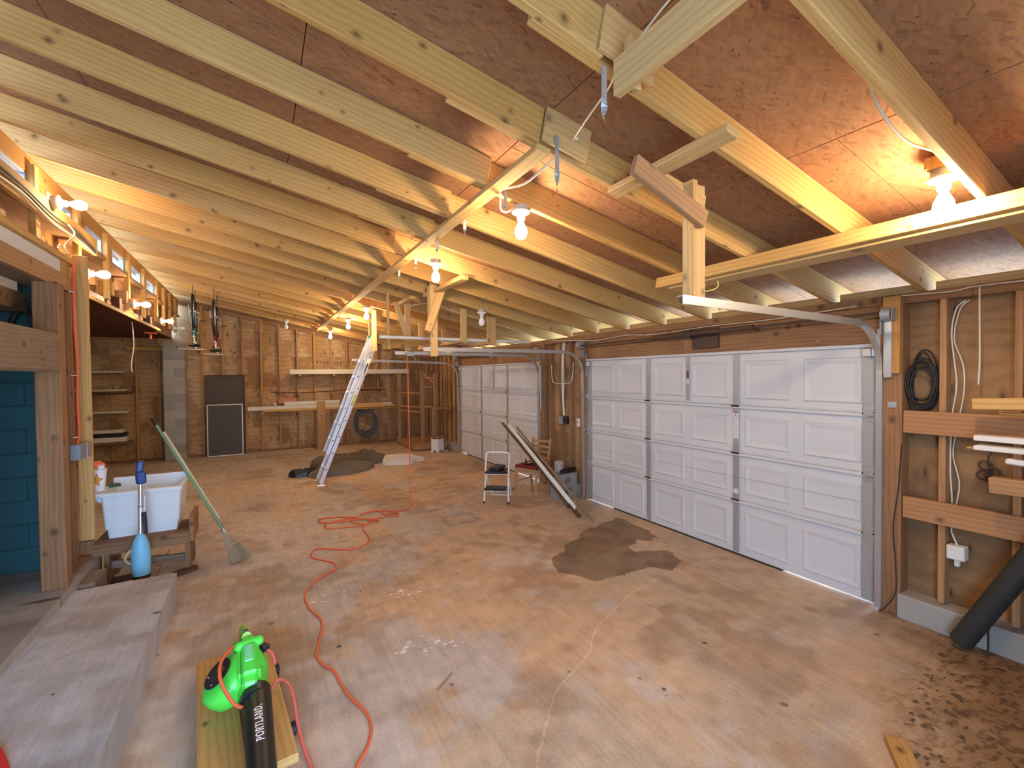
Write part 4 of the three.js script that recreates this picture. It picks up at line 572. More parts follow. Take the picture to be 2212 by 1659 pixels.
// ================================================================ BLOWER ON DOLLY
{ const t = thing('plank_dolly', 'low plank dolly with black casters under the green blower', 'dolly', [-.11, 0, -2.90], .10);
  for (const [x, w, m] of [[-.135, .19, M.pine[2]], [.075, .19, M.pine[0]]]) part(t, 'plank', cbox(w, .045, 1.12, .004, { grain: 2 }), m, [x + .02, .105, 0]);
  for (const z of [-.35, .25]) { part(t, 'cross_piece', cbox(.36, .035, .08, .003), M.brown, [0, .065, z]); for (const x of [-.13, .2]) part(t, 'caster', merge(rod([x - .025, .035, z], [x + .025, .035, z], .035, .035, 16), xf(cbox(.06, .02, .05, .004), [x, .045, z])), M.rubber); } }
{ const t = thing('leaf_blower', 'bright green leaf blower with black nozzle on the plank dolly', 'leaf blower', [-.095, .128, -2.90], .04);
  const gm = std({ color: lin(.09, .72, .07), roughness: .32 }), gm2 = std({ color: lin(.30, .62, .04), roughness: .35 });
  // fan housing: flattened scroll, axis across
  const scroll = lathe([[0, -.12], [.085, -.12], [.118, -.105], [.135, -.07], [.14, 0], [.132, .06], [.105, .095], [.05, .11], [0, .112]], 40); scroll.rotateZ(Math.PI / 2); scroll.scale(.66, 1, 1); part(t, 'fan_housing', scroll, gm, [-.075, .145, .01], [0, .25, -.85]);
  part(t, 'intake_label', rod([0, 0, 0], [-.004, 0, 0], .078, .078, 30), notice((x, w, h) => { x.fillStyle = '#26221f'; x.fillRect(0, 0, w, h); x.fillStyle = '#8a4a30'; x.fillRect(60, 30, 30, 14); x.fillStyle = '#cfcac4'; x.fillRect(20, 96, 18, 6); x.fillRect(86, 100, 12, 5); x.fillStyle = '#4a4440'; for (let i = 0; i < 7; i++) x.fillRect(34, 46 + i * 7, 58, 3); }, 128, 128), [-.126, .205, .023], [0, .25, -.85], 'dark intake cover with small print');
  const motor = lathe([[0, 0], [.10, 0], [.108, .02], [.10, .05], [.09, .08], [.05, .10], [0, .10]], 32); motor.rotateZ(-Math.PI / 2); part(t, 'motor_cover', motor, gm, [.01, .125, -.04], [0, .1, .1]);
  for (let i = 0; i < 4; i++) part(t, 'vent_rib', new THREE.TorusGeometry(.09 - i * .006, .006, 6, 24, 2.2), gm2, [.05 + i * .014, .125, -.03], [0, Math.PI / 2, -.6]);
  // outlet and nozzle
  part(t, 'outlet', rod([.03, .13, .03], [.035, .125, .22], .076, .066, 24), gm);
  const nz = new THREE.CylinderGeometry(.056, .068, .66, 36, 1); const cv = document.createElement('canvas'); cv.width = 1024; cv.height = 1024; const x = cv.getContext('2d'); x.fillStyle = '#15171a'; x.fillRect(0, 0, 1024, 1024); x.save(); x.translate(512, 543); x.rotate(Math.PI / 2); x.scale(.60, 1.1); x.fillStyle = '#eceff0'; x.font = 'bold 116px sans-serif'; x.textAlign = 'center'; x.textBaseline = 'middle'; x.fillText('PORTLAND.', 0, 0); x.restore(); const nt = new THREE.CanvasTexture(cv); nt.colorSpace = THREE.SRGBColorSpace;
  part(t, 'nozzle', nz, std({ map: nt, roughness: .45 }), [.048, .112, .50], [Math.PI / 2 + .03, 0, 0], 'black nozzle with white lettering');
  part(t, 'nozzle_collar', rod([.036, .125, .17], [.04, .122, .24], .070, .071, 28), M.black);
  part(t, 'release_button', cbox(.03, .014, .045, .006), std({ color: lin(.03, .06, .08), roughness: .4 }), [.038, .195, .19]);
  // handle frame
  part(t, 'handle_spine', merge(xf(cbox(.075, .05, .26, .014), [.02, .262, .05], [.26, 0, 0]), xf(cbox(.07, .06, .17, .014), [.018, .225, .13], [.5, 0, 0])), gm); part(t, 'handle_cheek', merge(xf(cbox(.018, .10, .26, .008), [-.028, .215, .02], [.2, 0, 0]), xf(cbox(.018, .10, .26, .008), [.062, .215, .02], [.2, 0, 0])), gm); part(t, 'handle_window', cbox(.045, .03, .12, .008), std({ color: lin(.22, .66, .30), roughness: .3 }), [.018, .278, .05], [.28, 0, 0]);
  part(t, 'front_grip', merge(rod([-.025, .29, -.03], [.07, .29, -.045], .026, .026, 20), new THREE.SphereGeometry(.026, 16, 10).translate(-.025, .29, -.03), new THREE.SphereGeometry(.026, 16, 10).translate(.07, .29, -.045)), gm);
  part(t, 'rear_grip', merge(rod([.012, .30, -.10], [.0, .235, -.34], .026, .026, 20), new THREE.SphereGeometry(.026, 16, 10).translate(0, .235, -.34), rod([0, .235, -.34], [.0, .10, -.25], .024, .03, 16)), gm2); part(t, 'switch', cbox(.026, .012, .03, .003), std({ color: lin(.01, .05, .10), roughness: .4 }), [.009, .312, -.155], [-.25, 0, 0]); part(t, 'side_lever', cbox(.03, .06, .10, .01), gm, [-.045, .22, -.14]);
  part(t, 'cord_clip', cbox(.05, .04, .05, .008), std({ color: lin(.01, .012, .03), roughness: .4 }), [.10, .19, -.14], [0, .5, 0]);
  part(t, 'power_cord', tube([[.0, .27, -.12], [-.06, .275, -.07], [-.10, .27, .0], [-.115, .265, .08], [-.11, .235, .15], [-.085, .19, .20], [-.05, .15, .25], [-.02, .14, .28]], .009, 40), M.orangeCord); part(t, 'power_cord', tube([[.10, .185, -.14], [.14, .16, -.10], [.15, .12, -.05]], .009, 16), M.pinkCord); }
// ================================================================ EXTENSION CORD
{ const P = [[.39, -2.29], [.43, -2.34], [.47, -2.41], [.5, -2.5], [.5, -2.61], [.47, -2.72], [.44, -2.81], [.41, -2.96], [.39, -3.11], [.34, -3.21], [.31, -3.33], [.32, -3.39], [.35, -3.53], [.39, -3.71], [.39, -3.85], [.33, -4.06], [.32, -4.33], [.39, -4.51], [.49, -4.65], [.61, -4.74], [.65, -4.81], [.63, -4.95], [.51, -5.11], [.45, -5.22], [.47, -5.34], [.54, -5.43], [.72, -5.3], [.88, -5.21], [1.01, -5.27], [1.1, -5.42], [1.11, -5.64], [1.1, -5.83], [1.15, -5.98], [1.23, -6.01], [1.22, -6.17], [1.07, -6.34], [1.03, -6.25], [1.06, -6.11], [1.14, -5.98], [.94, -6.02], [.74, -6.04], [.7, -6.16], [.74, -6.3], [.95, -6.34], [1.13, -6.31], [.91, -6.5], [.7, -6.55], [.66, -6.43], [.7, -6.35], [.9, -6.29], [1.14, -6.24], [1.29, -6.13], [1.35, -6.05], [1.29, -6.01], [1.24, -6.08], [1.3, -6.17], [1.5, -6.18], [1.58, -6.12], [1.65, -6.18], [1.63, -6.31], [1.51, -6.24], [1.42, -6.52], [1.24, -6.5], [1.18, -6.42], [1.28, -6.47], [1.47, -6.5], [1.66, -6.36], [1.83, -6.40], [1.93, -6.55]];
  const pts = [[.18, .009, -2.0], [.30, .009, -2.12]].concat(P.map(([x, z], i) => [x, .0085 + (i > 32 && i < 66 ? .007 * (1 + Math.sin(i * 1.9)) : 0), z])); pts.push([1.955, .05, -6.66], [1.962, .3, -6.69], [1.96, 1.1, -6.69], [1.955, 1.8, -6.69], [1.955, 2.20, -6.69]);
  single('extension_lead', tube(pts, .0085, 620, 7), M.orangeCord, 'orange extension cord snaking over the floor and up to the hanger', 'cord'); }
single('blower_lead', tube([[.20, .009, -2.30], [.185, .01, -2.42], [.165, .03, -2.53], [.145, .09, -2.66], [.135, .15, -2.77], [.11, .18, -2.86], [.06, .185, -2.90], [.02, .16, -2.84]], .009, 50), M.pinkCord, 'pink red lead looping off the plank dolly beside the nozzle', 'cord');
box('grey outlet box on the hanger where the floor cord plugs in', [1.975, 2.245, -6.65], [.11, .07, .06], M.galvDull, 'box', 'junction_box', t => between(t, 'tail', [.05, -.02, 0], [.10, -.12, 0], .012, .01, M.galv));
// red fabric edge at the left
heap('red_cloth', 'bright red cloth corner lying on the concrete platform', [-1.15, .23, -2.80], .15, .34, .06, 33, std({ color: lin(.62, .012, .03), roughness: .7 }), .5, 'cloth');

// ================================================================ STOOL, CHAIR, PIPES, BLOCKS
{ const t = thing('step_stool', 'white folding step stool with black treads', 'step stool', [3.13, 0, -6.08], -.68);
  const w = .175, f = M.whitePaint; part(t, 'front_frame', tube([[-w - .01, .012, .12], [-w, .35, .05], [-w, .70, -.02], [-w + .05, .74, -.03], [w - .05, .74, -.03], [w, .70, -.02], [w, .35, .05], [w + .01, .012, .12]], .013, 60, 8), f);
  part(t, 'rear_frame', tube([[-w + .01, .42, .02], [-w + .01, .20, -.14], [-w + .02, .06, -.26], [-w + .05, .03, -.28], [w - .05, .03, -.28], [w - .02, .06, -.26], [w - .01, .20, -.14], [w - .01, .42, .02]], .011, 50, 8), f);
  part(t, 'tread', cbox(.32, .03, .20, .01), M.black, [0, .235, .12]); part(t, 'tread', cbox(.34, .035, .24, .012), M.black, [0, .46, .0]); part(t, 'tread_bracket', merge(xf(cbox(.33, .012, .02), [0, .20, .17]), xf(cbox(.33, .012, .02), [0, .44, .1])), f); for (const x of [-w - .01, w + .01]) part(t, 'foot', rod([x, 0, .122], [x, .035, .116], .017), M.rubber);
  }
single('folded_bag', cbox(.28, .05, .16, .02), M.black, 'black folded bag on the top tread of the step stool', 'bag', [3.15, .505, -6.12], [.05, .7, 0]);
single('carpet_scrap', cbox(.30, .02, .20, .006), std({ color: lin(.36, .22, .11), roughness: .9 }), 'tan scrap on the floor behind the step stool', 'scrap', [3.55, .011, -6.62], [0, .4, 0]);
{ const t = thing('wooden_chair', 'light wood ladder-back chair with red cushion by the white garage door', 'chair', [3.77, 0, -6.10], -1.15);
  const m = M.fir[0]; for (const x of [-.18, .18]) { part(t, 'leg', rod([x * 1.08, 0, .20], [x, .43, .18], .014, .020), m); between(t, 'leg', [x * .95, 0, -.23], [x * .92, .44, -.17], .035, .03, m); between(t, 'back_post', [x * .92, .44, -.17], [x * .92, .88, -.27], .035, .03, m); }
  for (let i = 0; i < 4; i++) part(t, 'back_slat', cbox(.31, .035, .014, .004), m, [0, .58 + i * .085, -.20 - i * .019], [-.2, 0, 0]); part(t, 'seat', cbox(.42, .03, .40, .01), m, [0, .445, .01]); part(t, 'apron', cbox(.36, .05, .02, .003), m, [0, .405, .17]); part(t, 'stretcher', merge(rod([-.18, .2, .19], [.18, .2, .19], .009), rod([-.18, .24, -.2], [-.18, .24, .19], .009), rod([.18, .24, -.2], [.18, .24, .19], .009)), m); part(t, 'cushion', cbox(.40, .045, .38, .02), std({ color: lin(.17, .012, .016), roughness: .85 }), [0, .483, .02], [0, 0, 0], 'dark red seat cushion'); }
{ const t = thing('hand_tool', 'black tool with a white strip lying on the red chair cushion', 'tool', [3.74, .508, -6.10], .3); part(t, 'bar', cbox(.26, .022, .04, .005), M.black, [0, .014, 0]); part(t, 'strip', cbox(.22, .008, .03, .002), M.whitePaint, [0, .03, .03]); part(t, 'knob', merge(rod([-.11, .02, 0], [-.13, .09, 0], .012), rod([.11, .02, 0], [.12, .07, 0], .012)), M.black); }
single('drain_pipe', rod([3.69, .03, -4.80], [3.70, 1.08, -6.98], .030, .020, 16), M.rust, 'long brown pipe leaning across the chair with an open lower end', 'pipe');
single('drain_pipe', rod([3.66, .12, -4.98], [3.68, .95, -6.45], .036, .036, 16), std({ color: lin(.07, .055, .045), roughness: .55 }), 'thicker dark pipe leaning beside the long brown pipe', 'pipe');
single('white_batten', merge(xf(cbox(.02, .05, 2.05, .002, { grain: 2 }), [3.60, .60, -5.72], [.48, 0, 0]), xf(cbox(.05, .008, 1.9, .002, { grain: 2 }), [3.575, .62, -5.74], [.48, 0, 0])), M.whitePaint, 'white gutter strip leaning on the pipes at the chair', 'strip', [.03, .02, .0]);
single('wood_batten', cbox(.03, .022, 2.2, .003, { grain: 2 }), M.grey, 'thin pale batten whose end rests on the floor by the door with notices', 'batten', [3.70, .545, -5.50], [.48, 0, 0]);
single('dark_batten', cbox(.03, .05, 1.2, .003, { grain: 2 }), M.brown, 'short dark stick leaning behind the white gutter strip', 'batten', [3.76, .68, -6.02], [.42, .0, 0]);
{ const t = thing('concrete_block', 'hollow concrete block on the floor between the garage doors', 'block', [4.14, 0, -5.78], .15);
  const s = new THREE.Shape(); s.moveTo(-.2, 0); s.lineTo(.2, 0); s.lineTo(.2, .36); s.lineTo(-.2, .36); s.closePath(); for (const y of [.10, .26]) { const h = new THREE.Path(); h.absellipse(-.0, y, .075, .055, 0, Math.PI * 2); s.holes.push(h); }
  part(t, 'block', new THREE.ExtrudeGeometry(s, { depth: .18, bevelEnabled: true, bevelSize: .006, bevelThickness: .006, bevelSegments: 1 }), M.cmu[1], [0, .006, -.09]); }
single('broken_block', cbox(.13, .20, .12, .03), M.cmu[2], 'rounded grey stone standing on the hollow concrete block', 'stone', [4.06, .475, -5.80], [.1, .4, .12]);
single('dark_brush', cbox(.34, .07, .08, .02), M.black, 'black brush lying along the top of the concrete block', 'brush', [4.20, .41, -5.78], [0, .1, 0]);

// ================================================================ FAR WALL
const ZF = -13.33;                                 // front of the far studs
{ const t = thing('block_pillar', 'grey concrete block pillar against the far wall', 'pillar', [-1.70, 0, -13.12]);
  for (let r = 0; r < 14; r++) { const y0 = r * .195 + .002, h = .188; if (r >= 12) { if (r === 12) lim(t, 'block', M.cmu[1], -.2, .2, y0, y0 + .38, -.2, .2, { b: .006 }); continue; } if (r % 2) lim(t, 'block', M.cmu[r % 3], -.2, .2, y0, y0 + h, -.2, .2, { b: .006 }); else { lim(t, 'block', M.cmu[(r + 1) % 3], -.2, -.005, y0, y0 + h, -.2, .2, { b: .006 }); lim(t, 'block', M.cmu[r % 3], .005, .2, y0, y0 + h, -.2, .2, { b: .006 }); } }
  lim(t, 'mortar_core', M.mortar, -.19, .19, .001, 2.34, -.19, .19, { b: 0 }); }
single('wall_ledger', cbox(.72, .075, .04, .003), M.pine[2], 'short pale board fixed across the studs left of the block pillar', 'board', [-2.26, 2.60, -13.28]);
{ const t = thing('leaning_sheet', 'tall dark brown sheet leaning behind the white framed screen', 'panel', [-.72, 0, -13.24]); part(t, 'sheet', cbox(.80, 1.96, .02, .003), std({ color: lin(.075, .058, .042), roughness: .7, bumpMap: bumpNoise, bumpScale: .001 }), [0, .985, .0], [-.03, 0, 0]); part(t, 'edge_strip', merge(xf(cbox(.03, 1.96, .03), [-.40, .985, .006], [-.03, 0, 0]), xf(cbox(.03, 1.96, .03), [.40, .985, .006], [-.03, 0, 0]), xf(cbox(.83, .03, .03), [0, 1.97, -.02], [-.03, 0, 0])), M.dark); }
{ const t = thing('window_screen', 'white framed window screen leaning on the dark brown sheet', 'screen', [-.73, 0, -13.12]); const r = [-.05, 0, 0]; part(t, 'mesh', cbox(.72, 1.22, .004, .001), std({ color: lin(.085, .075, .065), roughness: .8 }), [0, .63, 0], r); part(t, 'frame', merge(...[[-.365, .63, .022, 1.26], [.365, .63, .022, 1.26]].map(([x, y, w, h]) => xf(cbox(w, h, .016), [x, y, 0], r)), xf(cbox(.75, .022, .016), [0, 1.252, -.031], r), xf(cbox(.75, .022, .016), [0, .014, .03], r)), M.whitePaint, [0, 0, 0], [0, 0, 0], 'thin white frame'); }
// shelving on the far wall
{ const t = thing('white_shelf_board', 'long white board on brackets high on the far wall', 'shelf', [2.28, 2.05, -13.17]); part(t, 'board', cbox(3.14, .125, .035, .004), M.cream, [0, 0, .1]); part(t, 'shelf', cbox(3.1, .02, .26, .003), M.cream, [0, -.02, -.04]); }
const bracket = (x, y, d, l) => { const t = thing('wooden_bracket', l, 'bracket', [x, y, ZF], 0, 'brackets on the far wall'); part(t, 'arm', cbox(.05, .045, d, .003), M.pine[2], [0, -.03, d / 2]); part(t, 'cleat', cbox(.035, .22, .02, .003), M.fir[1], [0, -.14, .01]); };
const WH = ['over the orange carton', 'over the leaning plank', 'behind the ladder', 'next to the corner frame'];
[.95, 1.79, 2.63, 3.47].forEach((x, i) => bracket(x, 1.985, .26, 'wood bracket under the high white board, ' + WH[i]));
[.07, .92, 1.75, 2.6].forEach((x, i) => bracket(x, 1.50, .22, 'wood bracket under the thin dark bar, ' + ['nearest the brown sheet', 'over the orange carton', 'over the leaning plank', 'over the hose coil'][i]));
[.07, .92, 1.75, 2.6].forEach((x, i) => bracket(x, 1.04, .34, 'wood bracket under the stacked lumber, ' + ['nearest the white framed screen', 'below the orange carton', 'beside the leaning plank', 'at the hose coil'][i]));
single('dark_shelf', tube([[.25, 1.53, -13.18], [1.0, 1.50, -13.18], [2.0, 1.53, -13.18], [3.2, 1.53, -13.18]], .014, 30), M.dark, 'thin dark bar sagging across the middle brackets on the far wall', 'bar');
single('shelf_strip', cbox(1.15, .03, .15, .003), M.brown2, 'brown board with pale edge above the dark bar on the far wall', 'board', [2.55, 1.57, -13.22]);
[['cream board at the back of the lumber stack on the far wall', 1.55, 1.115, -13.15, 3.6, .10, .04, 'cream'], ['wide pale board at the front of the far wall lumber stack', 1.75, 1.075, -13.02, 3.3, .05, .10, 'pine'], ['thin pale board lowest in the far wall lumber stack', 1.95, 1.028, -13.05, 2.9, .02, .14, 'pine'], ['short white board on top of the far wall lumber stack', 1.25, 1.225, -13.15, 1.35, .10, .03, 'cream'], ['grey sawn board ending beside the hose on the lumber stack', 2.5, 1.12, -13.08, 1.2, .06, .05, 'pine']].forEach(([l, x, y, z, L, h, d, m], i) => single('stacked_board', cbox(L, h, d, .004), m === 'cream' ? M.cream : M.pine[i % 4], l, 'board', [x, y, z], [0, .0, (i % 2 ? .004 : -.006)], 'lumber stacked on the far wall brackets'));
single('orange_box', cbox(.44, .13, .12, .004), std({ color: lin(.50, .19, .10), roughness: .8 }), 'orange brown carton behind the stacked lumber', 'carton', [.66, 1.30, -13.22]);
single('plastic_cap', lathe([[0, 0], [.02, 0], [.02, .05], [.03, .06], [.02, .09], [0, .10]], 14), M.whitePaint, 'small white fitting standing on the stacked lumber', 'fitting', [.36, 1.165, -13.12]);
single('leaning_plank', cbox(.20, 1.28, .035, .004, { grain: 1 }), M.fir[0], 'orange brown plank leaning on the lumber below the shelf', 'plank', [1.43, .635, -12.93], [-.06, 0, -.02]);
{ const t = thing('hose_coil', 'coil of dark grey hose hanging below the lumber by the ladder', 'hose', [2.60, .60, -13.10]); for (let i = 0; i < 8; i++) { const rx = .27 + .035 * Math.sin(i * 2.1), ry = .35 + .06 * Math.cos(i * 1.7); const pts = []; for (let k = 0; k < 24; k++) { const a = k / 24 * 6.283; pts.push([Math.cos(a) * rx + .02 * Math.sin(i * 3), Math.sin(a) * ry - .03 * i * .4 + .08, (i - 4) * .02 + .01 * Math.sin(a * 2 + i)]); } part(t, 'loop', tube(pts, .017, 60, 7, true), std({ color: lin(.09, .10, .11), roughness: .5 })); } part(t, 'fitting', rod([-.10, -.05, .09], [-.10, .02, .09], .018), M.whitePaint); }
for (let i = 0; i < 3; i++) { const t = thing('hook_strip', ['small dark hooks over the high white board, above the leaning plank', 'small dark hooks over the high white board, left of the ladder top', 'small dark hooks over the high white board, behind the ladder top'][i], 'hooks', [1.55 + i * .42, 2.32, -13.40]); for (let k = 0; k < 4; k++) part(t, 'hook', rod([-.13 + k * .085, 0, -.01], [-.13 + k * .085, -.03, .03], .012, .008, 8), M.rust); }
// left alcove shelves on the far wall
[[2.07, .05, .34], [1.66, .05, .30], [1.18, .045, .40], [.49, .05, .40]].forEach(([y, h, d], i) => single('alcove_shelf', cbox(i === 3 ? 1.45 : 1.40 + .04 * i, .04, d, .004), i === 3 ? M.brown : M.cream, ['uppermost cream shelf in the alcove', 'second cream shelf in the alcove, over the dark bar', 'third cream shelf in the alcove', 'lowest brown shelf in the alcove with boxes'][i], 'shelf', [-3.33 + i * .02, y, -13.33 + d / 2]));
single('shelf_bar', tube([[-3.2, 1.62, -12.96], [-3.0, 1.585, -12.92], [-2.5, 1.60, -12.92], [-2.44, 1.62, -12.92], [-2.44, 1.70, -12.92]], .014, 40), M.steelDark, 'dark bent metal bar under the second alcove shelf', 'bar');
single('folded_sheet', cbox(.62, .07, .28, .02), M.whitePanel, 'white folded sheet with rounded edge on top of the alcove boxes', 'sheet', [-2.95, .75, -13.10]); single('flat_case', cbox(.70, .07, .30, .012), M.black, 'black flat case under the white folded sheet', 'case', [-2.95, .675, -13.10]);
single('flat_carton', cbox(.66, .11, .28, .012), M.whitePanel, 'white flat carton on the lowest alcove shelf', 'carton', [-2.92, .57, -13.10], [0, .03, 0]);
// corner frame
{ const t = thing('corner_frame', 'open frame of pine uprights on a low platform in the far corner', 'frame');
  const f = M.fir[1]; lim(t, 'upright', f, 3.42, 3.51, .10, 1.98, -12.76, -12.70); lim(t, 'upright', f, 3.72, 3.80, .12, 2.05, -11.60, -11.52); lim(t, 'upright', f, 3.98, 4.08, .12, 1.98, -11.36, -11.27); lim(t, 'upright', f, 3.90, 3.975, .12, 1.10, -11.26, -11.20); lim(t, 'upright', f, 4.2, 4.28, .10, 2.05, -12.3, -12.24);
  lim(t, 'platform', M.fir[1], 3.40, 4.30, .02, .17, -12.85, -11.22); for (const y of [1.08, 1.45, .95]) between(t, 'shelf_rail', [3.46, y, -12.70], [3.76, y, -11.6], .04, .07, f); for (const y of [1.10, 1.62, 1.86]) between(t, 'rung', [3.76, y, -11.55], [4.02, y, -11.34], .045, .05, f); between(t, 'shelf', [3.98, 1.08, -11.2], [4.34, 1.08, -10.9], .06, .2, M.brown); between(t, 'knee_brace', [3.76, 2.0, -11.55], [4.0, 1.72, -11.34], .05, .04, f); }
{ const t = thing('small_stool', 'small white painted box stool with brown lid by the corner frame', 'stool', [3.88, 0, -10.80], .55); for (const [x, z] of [[-.09, -.09], [.09, -.09], [-.09, .09], [.09, .09]]) part(t, 'leg', cbox(.045, .36, .045, .004), M.whitePanel, [x, .18, z]); part(t, 'panel', cbox(.17, .28, .01, .002), M.whitePanel, [0, .2, .10]); part(t, 'panel', cbox(.01, .28, .17, .002), M.whitePanel, [-.10, .2, 0]); part(t, 'lid', cbox(.26, .03, .26, .005), M.brown, [0, .375, 0]); }
for (let i = 0; i < 5; i++) single('rubble_piece', cbox(.16 - i * .015, .05, .11, .015), i % 2 ? M.dark : M.cmu[1], ['grey rubble by the white garage door jamb', 'dark rubble piece by the white garage door jamb', 'flat rubble piece under the corner shelf', 'dark scrap under the corner shelf', 'small rubble beside the white box stool'][i], 'rubble', [4.06 + (i % 3) * .09, .025, -10.75 - i * .11], [0, i * .7, 0]);

// ================================================================ RIGHT WALL STORAGE
{ const t = thing('cable_coil', 'coil of dark cable resting on the upper rail in the stud bay', 'cable', [4.40, 1.815, -1.485]); for (let i = 0; i < 13; i++) { const r = .165 + .022 * Math.sin(i * 2.3), lift = i > 9 ? .10 * (i - 9) / 3 : 0; const pts = []; for (let k = 0; k < 20; k++) { const a = k / 20 * 6.283; pts.push([(i - 6.5) * .007 + .004 * Math.sin(a * 3 + i), Math.sin(a) * r + .02 * Math.cos(i * 1.3) + lift * Math.max(0, Math.sin(a)) + .01 * Math.sin(a * 2 + i), Math.cos(a) * (.088 - .012 * (i % 3)) + .004 * Math.sin(i)]); } part(t, 'loop', tube(pts, .0055, 50, 6, true), M.rubber); } }
{ const t = thing('black_drain_pipe', 'thick black corrugated pipe leaning against the stud wall by the stored boards', 'pipe'); const a = V3(4.20, .045, -1.20), b = V3(4.245, 1.02, -.755), d = b.clone().sub(a).normalize(); const prof = []; const L = b.distanceTo(a); for (let i = 0; i <= 70; i++) prof.push([.062 + (i % 2 ? .0035 : -.001), i / 70 * L]); const g = lathe(prof, 24); const m = part(t, 'pipe_wall', g, std({ color: lin(.022, .022, .02), roughness: .65 })); m.quaternion.setFromUnitVectors(V3(0, 1, 0), d); m.position.copy(a); }
const lum = (l, x, y, z0, z1, h, d, m, rx = 0) => single('stored_board', cbox(d, h, z1 - z0, .004, { grain: 2 }), m, l, 'board', [x, y, (z0 + z1) / 2], [rx, 0, 0], 'boards stored on the right wall rails');
const arm = (y, z, l) => single('wooden_bracket', cbox(.36, .06, .035, .003), M.fir[1], l, 'bracket', [4.15, y, z]);
arm(1.615 + .031, -.72, 'wood arm on the upper rail carrying the pale boards'); arm(1.36, -.72, 'wood arm carrying the white boards below the upper rail');
lum('thick pale board slanting on the upper rail by the hanging chain', 4.15, 1.735, -1.14, .5, .075, .04, M.pine[1], -.05); lum('thin pale stick under the slanting board on the upper rail', 4.22, 1.635, -1.02, .3, .02, .05, M.pine[2]); lum('short orange offcut on the upper rail', 4.345, 1.632, -1.06, -.96, .028, .04, M.fir[0]);
lum('white board just below the upper rail by the hanging chain', 4.14, 1.475, -1.12, .4, .035, .09, M.whitePaint); lum('white board over the thin pale strips on the right', 4.12, 1.415, -1.11, .4, .03, .12, M.whitePaint); lum('thin pale strip lowest of the right wall boards', 4.18, 1.398, -1.17, .4, .012, .04, M.pine[1]);
lum('orange wood block end sticking out below the white boards', 4.15, 1.20, -1.05, .2, .10, .09, M.fir[0], -.04); arm(1.12, -.72, 'wood arm carrying the orange wood block');
single('white_scoop', cbox(.08, .035, .2, .012), M.whitePaint, 'white pointed scrap end below the white boards', 'scrap', [4.12, 1.34, -.87], [.06, 0, 0]);
{ const t = thing('rusty_chain', 'rusty chain and hooks hanging on the wall plywood by the hanging chain', 'chain', [4.435, 1.28, -1.13]); part(t, 'wire', tube([[0, .10, 0], [0, .06, .01], [0, .02, -.005], [0, -.10, .004], [0, -.22, 0]], .004, 24), M.steelDark); for (const [y, z, r] of [[-.03, -.02, .03], [-.07, .02, .032], [-.10, -.03, .03], [-.12, .01, .028]]) part(t, 'link', new THREE.TorusGeometry(r, .007, 6, 16), M.rust, [0, y, z], [0, Math.PI / 2 + .2, 0]); part(t, 'nail', rod([0, .10, 0], [-.03, .10, 0], .006), M.steelDark); }
single('wood_offcut', cbox(.09, .035, .42, .004, { grain: 2 }), M.pine[2], 'split pale offcut lying in the leaf litter beside the leaning corrugated pipe', 'offcut', [2.66, .018, -.93], [0, -.95, 0]);
{ // dry leaves trodden on the floor, too small and many to count
  const gs = [], R = mul(91); for (let i = 0; i < 170; i++) { const s = new THREE.PlaneGeometry(.02 + .05 * R() * R(), .005 + .010 * R(), 2, 1); const p = s.attributes.position; for (let k = 0; k < p.count; k++) p.setZ(k, (Math.abs(p.getX(k)) < .003 ? .004 : 0) + .003); s.rotateX(-Math.PI / 2); s.rotateY(-.75 + (R() - .5) * 1.6); const u = R(), v = R(); s.translate(2.45 + u * 1.75, .001 + .002 * R(), -1.32 + v * .6 + (1 - u) * .35); gs.push(s); }
  const m = shade(new THREE.Mesh(merge(...gs), std({ color: lin(.13, .075, .04), roughness: .9, side: THREE.DoubleSide }))); m.name = 'leaf_litter'; m.userData = { label: 'dry brown leaf litter on the floor beside the leaning corrugated pipe', category: 'leaves', kind: 'stuff' }; scene.add(m); }

// ================================================================ LEFT: SHELF, ALCOVE, BICYCLES
{ const t = thing('eave_shelf', 'long reddish board shelf along the alcove edge under the bulbs', 'shelf'); lim(t, 'board', M.red, -1.98, -1.60, 2.80, 2.825, -10.65, -5.52, { tv: .6 }); lim(t, 'edge_strip', M.pine[2], -1.60, -1.585, 2.795, 2.84, -10.65, -5.52); }
for (const [z, l, m, s] of [[-6.62, 'orange wood block on the eave shelf nearest the doorway stud', M.fir[0], [.10, .13, .16]], [-8.05, 'dark red block on the eave shelf', M.red, [.08, .20, .14]], [-8.75, 'pale upright block on the eave shelf', M.pine[1], [.07, .12, .08]], [-10.0, 'dark brown block on the eave shelf by the bulb', M.dark, [.10, .17, .16]]]) single('shelf_block', cbox(...s, .004), m, l, 'block', [-1.665, 2.8255 + s[1] / 2, z]);
single('clamp', merge(xf(cbox(.20, .03, .03, .006), [0, 0, 0]), xf(cbox(.04, .10, .03, .006), [.0, -.06, 0])), std({ color: lin(.72, .09, .03), roughness: .5 }), 'small bright orange clamp under the eave shelf end', 'clamp', [-1.72, 2.755, -10.55], [0, .6, 0]);
